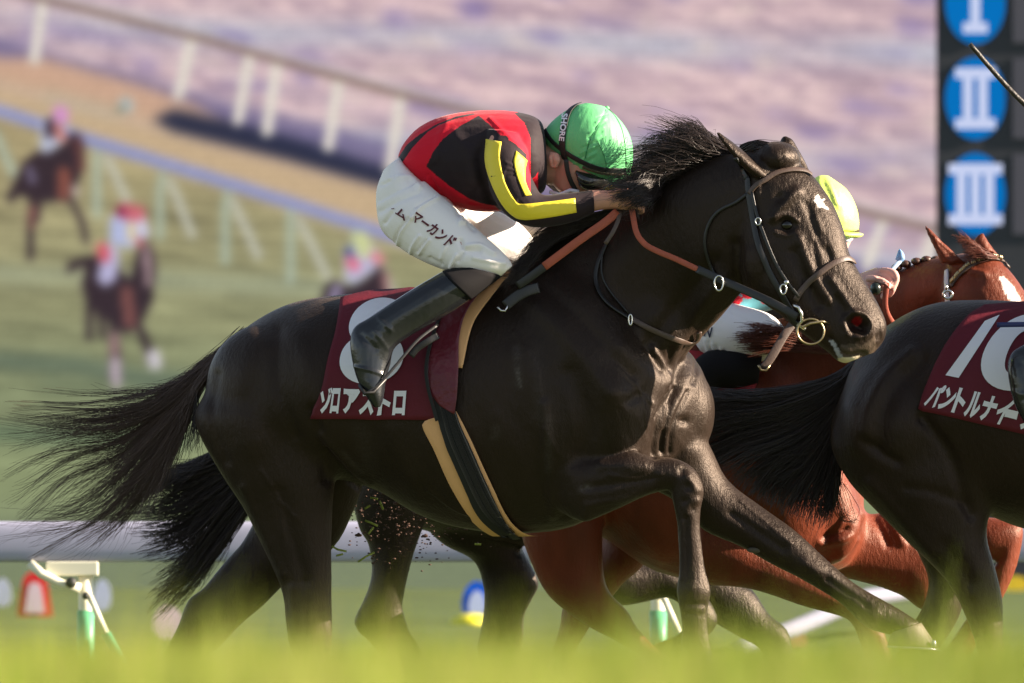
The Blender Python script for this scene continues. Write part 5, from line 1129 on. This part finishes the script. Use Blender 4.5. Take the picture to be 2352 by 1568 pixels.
nv = free_strap('navy_strap', [(2290, 746, .16), (2330, 745, .15), (2420, 744, .14)], 12, mat('navy_leather', s(22, 32, 92), rough=.4), sc10, .008)
wp = part('whip', *tube([P(*q) for q in catmull(np.array([(2228, 101, -.1), (2270, 150, -.08), (2310, 195, -.06), (2360, 245, -.04), (2480, 350, .1)]), 6)], np.linspace(.0075, .009, 25), 10), mat('whip_leather', s(44, 38, 34), rough=.5, bump=.6, bscale=60, var=.3, vscale=80), None)
tag(wp, 'dark braided whip raised at the upper right edge', 'whip')

# ------------------------------------------------------------------ rider of the chestnut
jA = thing('person', 'jockey in lime cap and teal silks with red ovals riding the chestnut', 'jockey', P(1700, 800, YA), 'jockeys riding in the race')
TA = [(1590, 630, 1630, 740, 1.5, .13), (1660, 585, 1688, 738, 1.46, .19), (1750, 560, 1770, 712, 1.47, .2), (1830, 552, 1845, 690, 1.46, .18), (1870, 560, 1880, 660, 1.45, .11)]
AA = [(1790, 570, 1880, 580, 1.28, .06), (1800, 630, 1890, 625, 1.22, .06), (1830, 690, 1900, 660, 1.18, .055), (1880, 700, 1920, 650, 1.17, .045), (1935, 690, 1950, 640, 1.16, .036)]
PA = [(1570, 690, 1560, 760, 1.45, .13), (1640, 685, 1590, 780, 1.36, .12), (1700, 700, 1618, 812, 1.3, .10), (1762, 718, 1690, 832, 1.27, .09), (1792, 740, 1742, 832, 1.26, .07), (1808, 764, 1778, 816, 1.26, .04)]
BA = [(1752, 800, 1740, 884, 1.27, .075), (1690, 800, 1690, 892, 1.25, .08), (1625, 806, 1650, 892, 1.24, .07), (1570, 850, 1610, 920, 1.22, .06), (1520, 890, 1560, 960, 1.2, .05)]
HA = [(1850, 450, 1960, 470, 1.42, .08), (1850, 520, 1964, 530, 1.42, .085), (1860, 560, 1950, 565, 1.42, .07), (1880, 600, 1935, 600, 1.42, .05)]
CA = [(1828, 535, 1972, 532, 1.42, .10), (1826, 500, 1973, 505, 1.42, .112), (1832, 462, 1966, 472, 1.42, .11), (1850, 428, 1946, 436, 1.42, .09), (1872, 408, 1915, 412, 1.42, .055), (1884, 402, 1902, 403, 1.42, .02)]
hand = [loft([(1925, 690, 1935, 640, 1.14, .032), (1968, 688, 1982, 625, 1.1, .03), (2000, 680, 2012, 614, 1.08, .036), (2030, 668, 2034, 618, 1.07, .032)])]
for i in range(4):
    hand.append(tube([P(*q) for q in catmull(np.array([(2022, 620 + 8 * i, 1.03), (2052 - 2 * i, 624 + 9 * i, 1.0), (2060 - 3 * i, 640 + 9 * i, 1.0), (2052 - 4 * i, 656 + 8 * i, 1.02), (2036 - 4 * i, 664 + 6 * i, 1.05)]), 4)], .0105 - .0006 * i, 8))
hand.append(tube([P(*q) for q in catmull(np.array([(1990, 640, 1.02), (2012, 640, .99), (2032, 648, .98), (2044, 662, .99)]), 4)], .0115, 8))
HSTR = [([(2020 - 3 * i, 626 + 9 * i), (2040 - 3 * i, 629 + 9 * i), (2056 - 3 * i, 644 + 9 * i)], 2.4, -.007) for i in range(4)] + [([(2000, 652), (2030, 668)], 4, -.008)]
sbA = Sculpt([loft(TA, grow=-.012), loft(AA, grow=-.009), loft(PA, grow=-.012), loft(BA, grow=-.012), loft(HA), loft([(1840, 560, 1850, 640, 1.44, .06), (1880, 540, 1890, 600, 1.43, .06)])] + hand, .0062, 4)
sbA.strokes(HSTR)
set_col(sbA.me, np.tile(lin((206, 158, 148)), (len(sbA.V), 1))); sbA.push(); mesh_obj('body', sbA.me, M['skin'], jA)
TEAL = np.array(lin((104, 176, 192)))
ssA = Sculpt([loft(TA), loft(AA)], .0062, 6); p = ssA.px(); C = np.tile(TEAL, (len(p), 1))
for cx, cy, rx, ry in ((1682, 688, 24, 13), (1718, 672, 16, 14), (1745, 650, 16, 14), (1800, 640, 20, 14), (1690, 630, 20, 14), (1640, 660, 16, 12), (1760, 690, 14, 9)): C[((p[:, 0] - cx) / rx) ** 2 + ((p[:, 1] - cy) / ry) ** 2 < 1] = lin((206, 26, 50))
set_col(ssA.me, C); ssA.push(); mesh_obj('silks', ssA.me, M['silk'], jA)
spA = Sculpt([loft(PA, n=24)], .0062, 6)
spA.strokes([([(1600 + 9 * k, 770 + 5 * k), (1612 + 9 * k, 812 + 3 * k)], 3, .004 * (-1) ** k) for k in range(9)] + [([(1720, 780), (1790, 812)], 5, .004), ([(1680, 720), (1760, 760)], 6, -.003)])
set_col(spA.me, np.tile(lin((226, 222, 222)), (len(spA.V), 1))); bA = spA.bvh(); mesh_obj('breeches', spA.me, M['breech'], jA)
lettering('lettering', 'IN', [(1612, 770), (1632, 775), (1638, 752), (1617, 747)], bA, .003, M['navy_print'], jA, .02)
part('boot', *loft(BA, n=20), M['boot_top'], jA)
ca = Sculpt([loft(CA, n=24)], .006, 4); ca.strokes([([(1890, 410), (1900, 440), (1920, 480)], 5, -.003), ([(1905, 420), (1925, 470)], 4, .003)]); bca = ca.bvh(); capA = mesh_obj('helmet_cover', ca.me, M['cap_lime'], jA)
strap('cap_band', [(1860, 534), (1900, 533), (1940, 532), (1971, 529)], 8, M['visor'], capA, bca, .002, .003)
part('cap_peak', *loft([(1900, 535, 1905, 550, 1.34, .04), (1940, 533, 1942, 548, 1.33, .05), (1970, 534, 1970, 546, 1.36, .04), (1983, 537, 1981, 542, 1.4, .012)], n=14), M['cap_lime'], capA)
free_strap('chin_strap', [(1936, 552, 1.32), (1940, 566, 1.33), (1932, 590, 1.34)], 7, M['band'], jA, .004)
part('chin_cup', *tube([P(1930, 553, 1.32), P(1948, 552, 1.32), P(1956, 547, 1.33)], .006, 8), M['print'], jA)
wA = thing('whip', 'whip with pale blue feather tip held in the chestnut rider fist', 'whip', P(2040, 640, 1.0))
part('shaft', *tube([P(1985, 690, .98), P(2012, 660, 1.0), P(2044, 625, 1.04), P(2068, 598, 1.06)], .0075, 10), mat('whip_shaft', s(130, 150, 180), rough=.5), wA)
part('grip', *pball(2012, 662, .985, 13, 15, .02), mat('whip_grip', s(30, 38, 34), rough=.3), wA)
part('feather', *loft([(2056, 596, 2072, 602, 1.06, .008), (2060, 584, 2078, 594, 1.06, .012), (2064, 573, 2076, 582, 1.06, .010), (2066, 571, 2069, 573, 1.06, .003)], n=10), mat('whip_feather', s(120, 160, 205), rough=.6, bump=.5, bscale=90), wA)
brA = thing('bridle', 'bridle with beaded browband and orange rein on the chestnut', 'bridle', P(2220, 620, 1.1), 'bridles')
SAf = lambda n, pts, w_, m, off=.004, th=.007: strap(n, pts, w_, m, brA, BA_, off, th)
BA_ = SA.bvh()
SAf('browband', [(2186, 660), (2192, 646), (2210, 627), (2240, 607), (2276, 596), (2302, 601), (2312, 615)], 13, M['brown_leather'])
for q in range(24):
    t = q / 23; pp = catmull(np.array([(2190, 648), (2210, 626), (2240, 606), (2276, 595), (2300, 600)], float), 8); i_ = int(t * (len(pp) - 1)); c, n_ = drape(BA_, [tuple(pp[i_])], .013)
    part('bead', *ball(c[0], (.0055, .004, .009), 8, 6), M['brass'], brA)
SAf('cheekpiece', [(2178, 622), (2177, 645), (2178, 680), (2182, 720)], 13, mat('white_strap', s(190, 186, 196), rough=.5))
part('cheek_buckle', *ring((2177, 676, 1.06), 10, 9, .005), M['metal'], brA); part('stud', *pball(2174, 660, 1.06, 4, 8, .008), M['metal'], brA)
free_strap('rein', [(2037, 648, .98), (2033, 690, .99), (2036, 715, 1.0), (2048, 738, 1.02), (2070, 760, 1.05)], 13, M['rubber_dull'], brA, .01)
free_strap('neck_strap', [(1822, 742, 1.1), (1800, 772, 1.08), (1775, 815, 1.06), (1752, 848, 1.05)], 20, M['brown_leather'], brA, .008)
part('strap_buckle', *tube([P(1742, 838, 1.04), P(1748, 850, 1.04), P(1760, 850, 1.04), P(1768, 838, 1.04)], .004, 6), M['brass'], brA)
sdA = thing('saddle_cloth', 'red saddle cloth sliver under the dark boot behind the black chest', 'saddle cloth', P(1620, 900, 1.2))
patch('cloth', quadgrid([(1440, 790), (1440, 960)], [(1760, 830), (1720, 930)], 10, 14), BA_, .012, mat('red_cloth', s(150, 30, 40), rough=.7), sdA, .005, 3)

# ------------------------------------------------------------------ clods and clippings thrown up under the belly
def clods():
    n = 520; p = np.stack((RNG.normal(925, 90, n), RNG.normal(1195, 45, n)), 1); p = p[(p[:, 0] > 800) & (p[:, 0] < 1300) & (p[:, 1] > 1120)]
    L = []
    for x, y in p:
        r = RNG.uniform(.0011, .003) * (2.2 if RNG.random() < .06 else 1); c = P(x, y, RNG.uniform(.35, 1.2)); L.append(ball(c, (r * RNG.uniform(1, 2.6), r, r), 6, 4))
    o = part('flying_dirt', *join(L), M['clod']); tag(o, 'spray of brown dirt clods kicked up under the black belly', 'dirt', kind='stuff')
    CLIPL = ['bright green cut blade beside the near hind leg, upper of two', 'short green cut blade beside the near hind leg, lower of two', 'pale cut grass crossing the dark hind leg', 'short cut blade standing steeply below the pale cut grass', 'long straw coloured cut blade in front of the white rail',
             'lone pale clipping close behind the girth', 'flat pale clipping topmost under the flank', 'green clipping just below the flat pale one under the flank', 'upright green clipping under the flank']
    for k, q in enumerate([[(762, 1254, .2), (776, 1262, .2), (796, 1266, .2)], [(772, 1276, .2), (788, 1272, .2)], [(838, 1195, .3), (852, 1200, .3), (868, 1208, .3)], [(846, 1226, .3), (858, 1210, .3)], [(822, 1290, .3), (840, 1278, .3), (860, 1268, .3)], [(1090, 1249, .5), (1105, 1250, .5)], [(850, 1142, .4), (868, 1146, .4)], [(838, 1168, .4), (850, 1160, .4)], [(872, 1150, .4), (880, 1170, .4)]]):
        V, F = tube([P(*a) for a in q], .0035, 5); o = part('grass_clipping', V, F, M['clip']); tag(o, CLIPL[k], 'grass clipping', 'grass clippings flying under the belly')
clods()
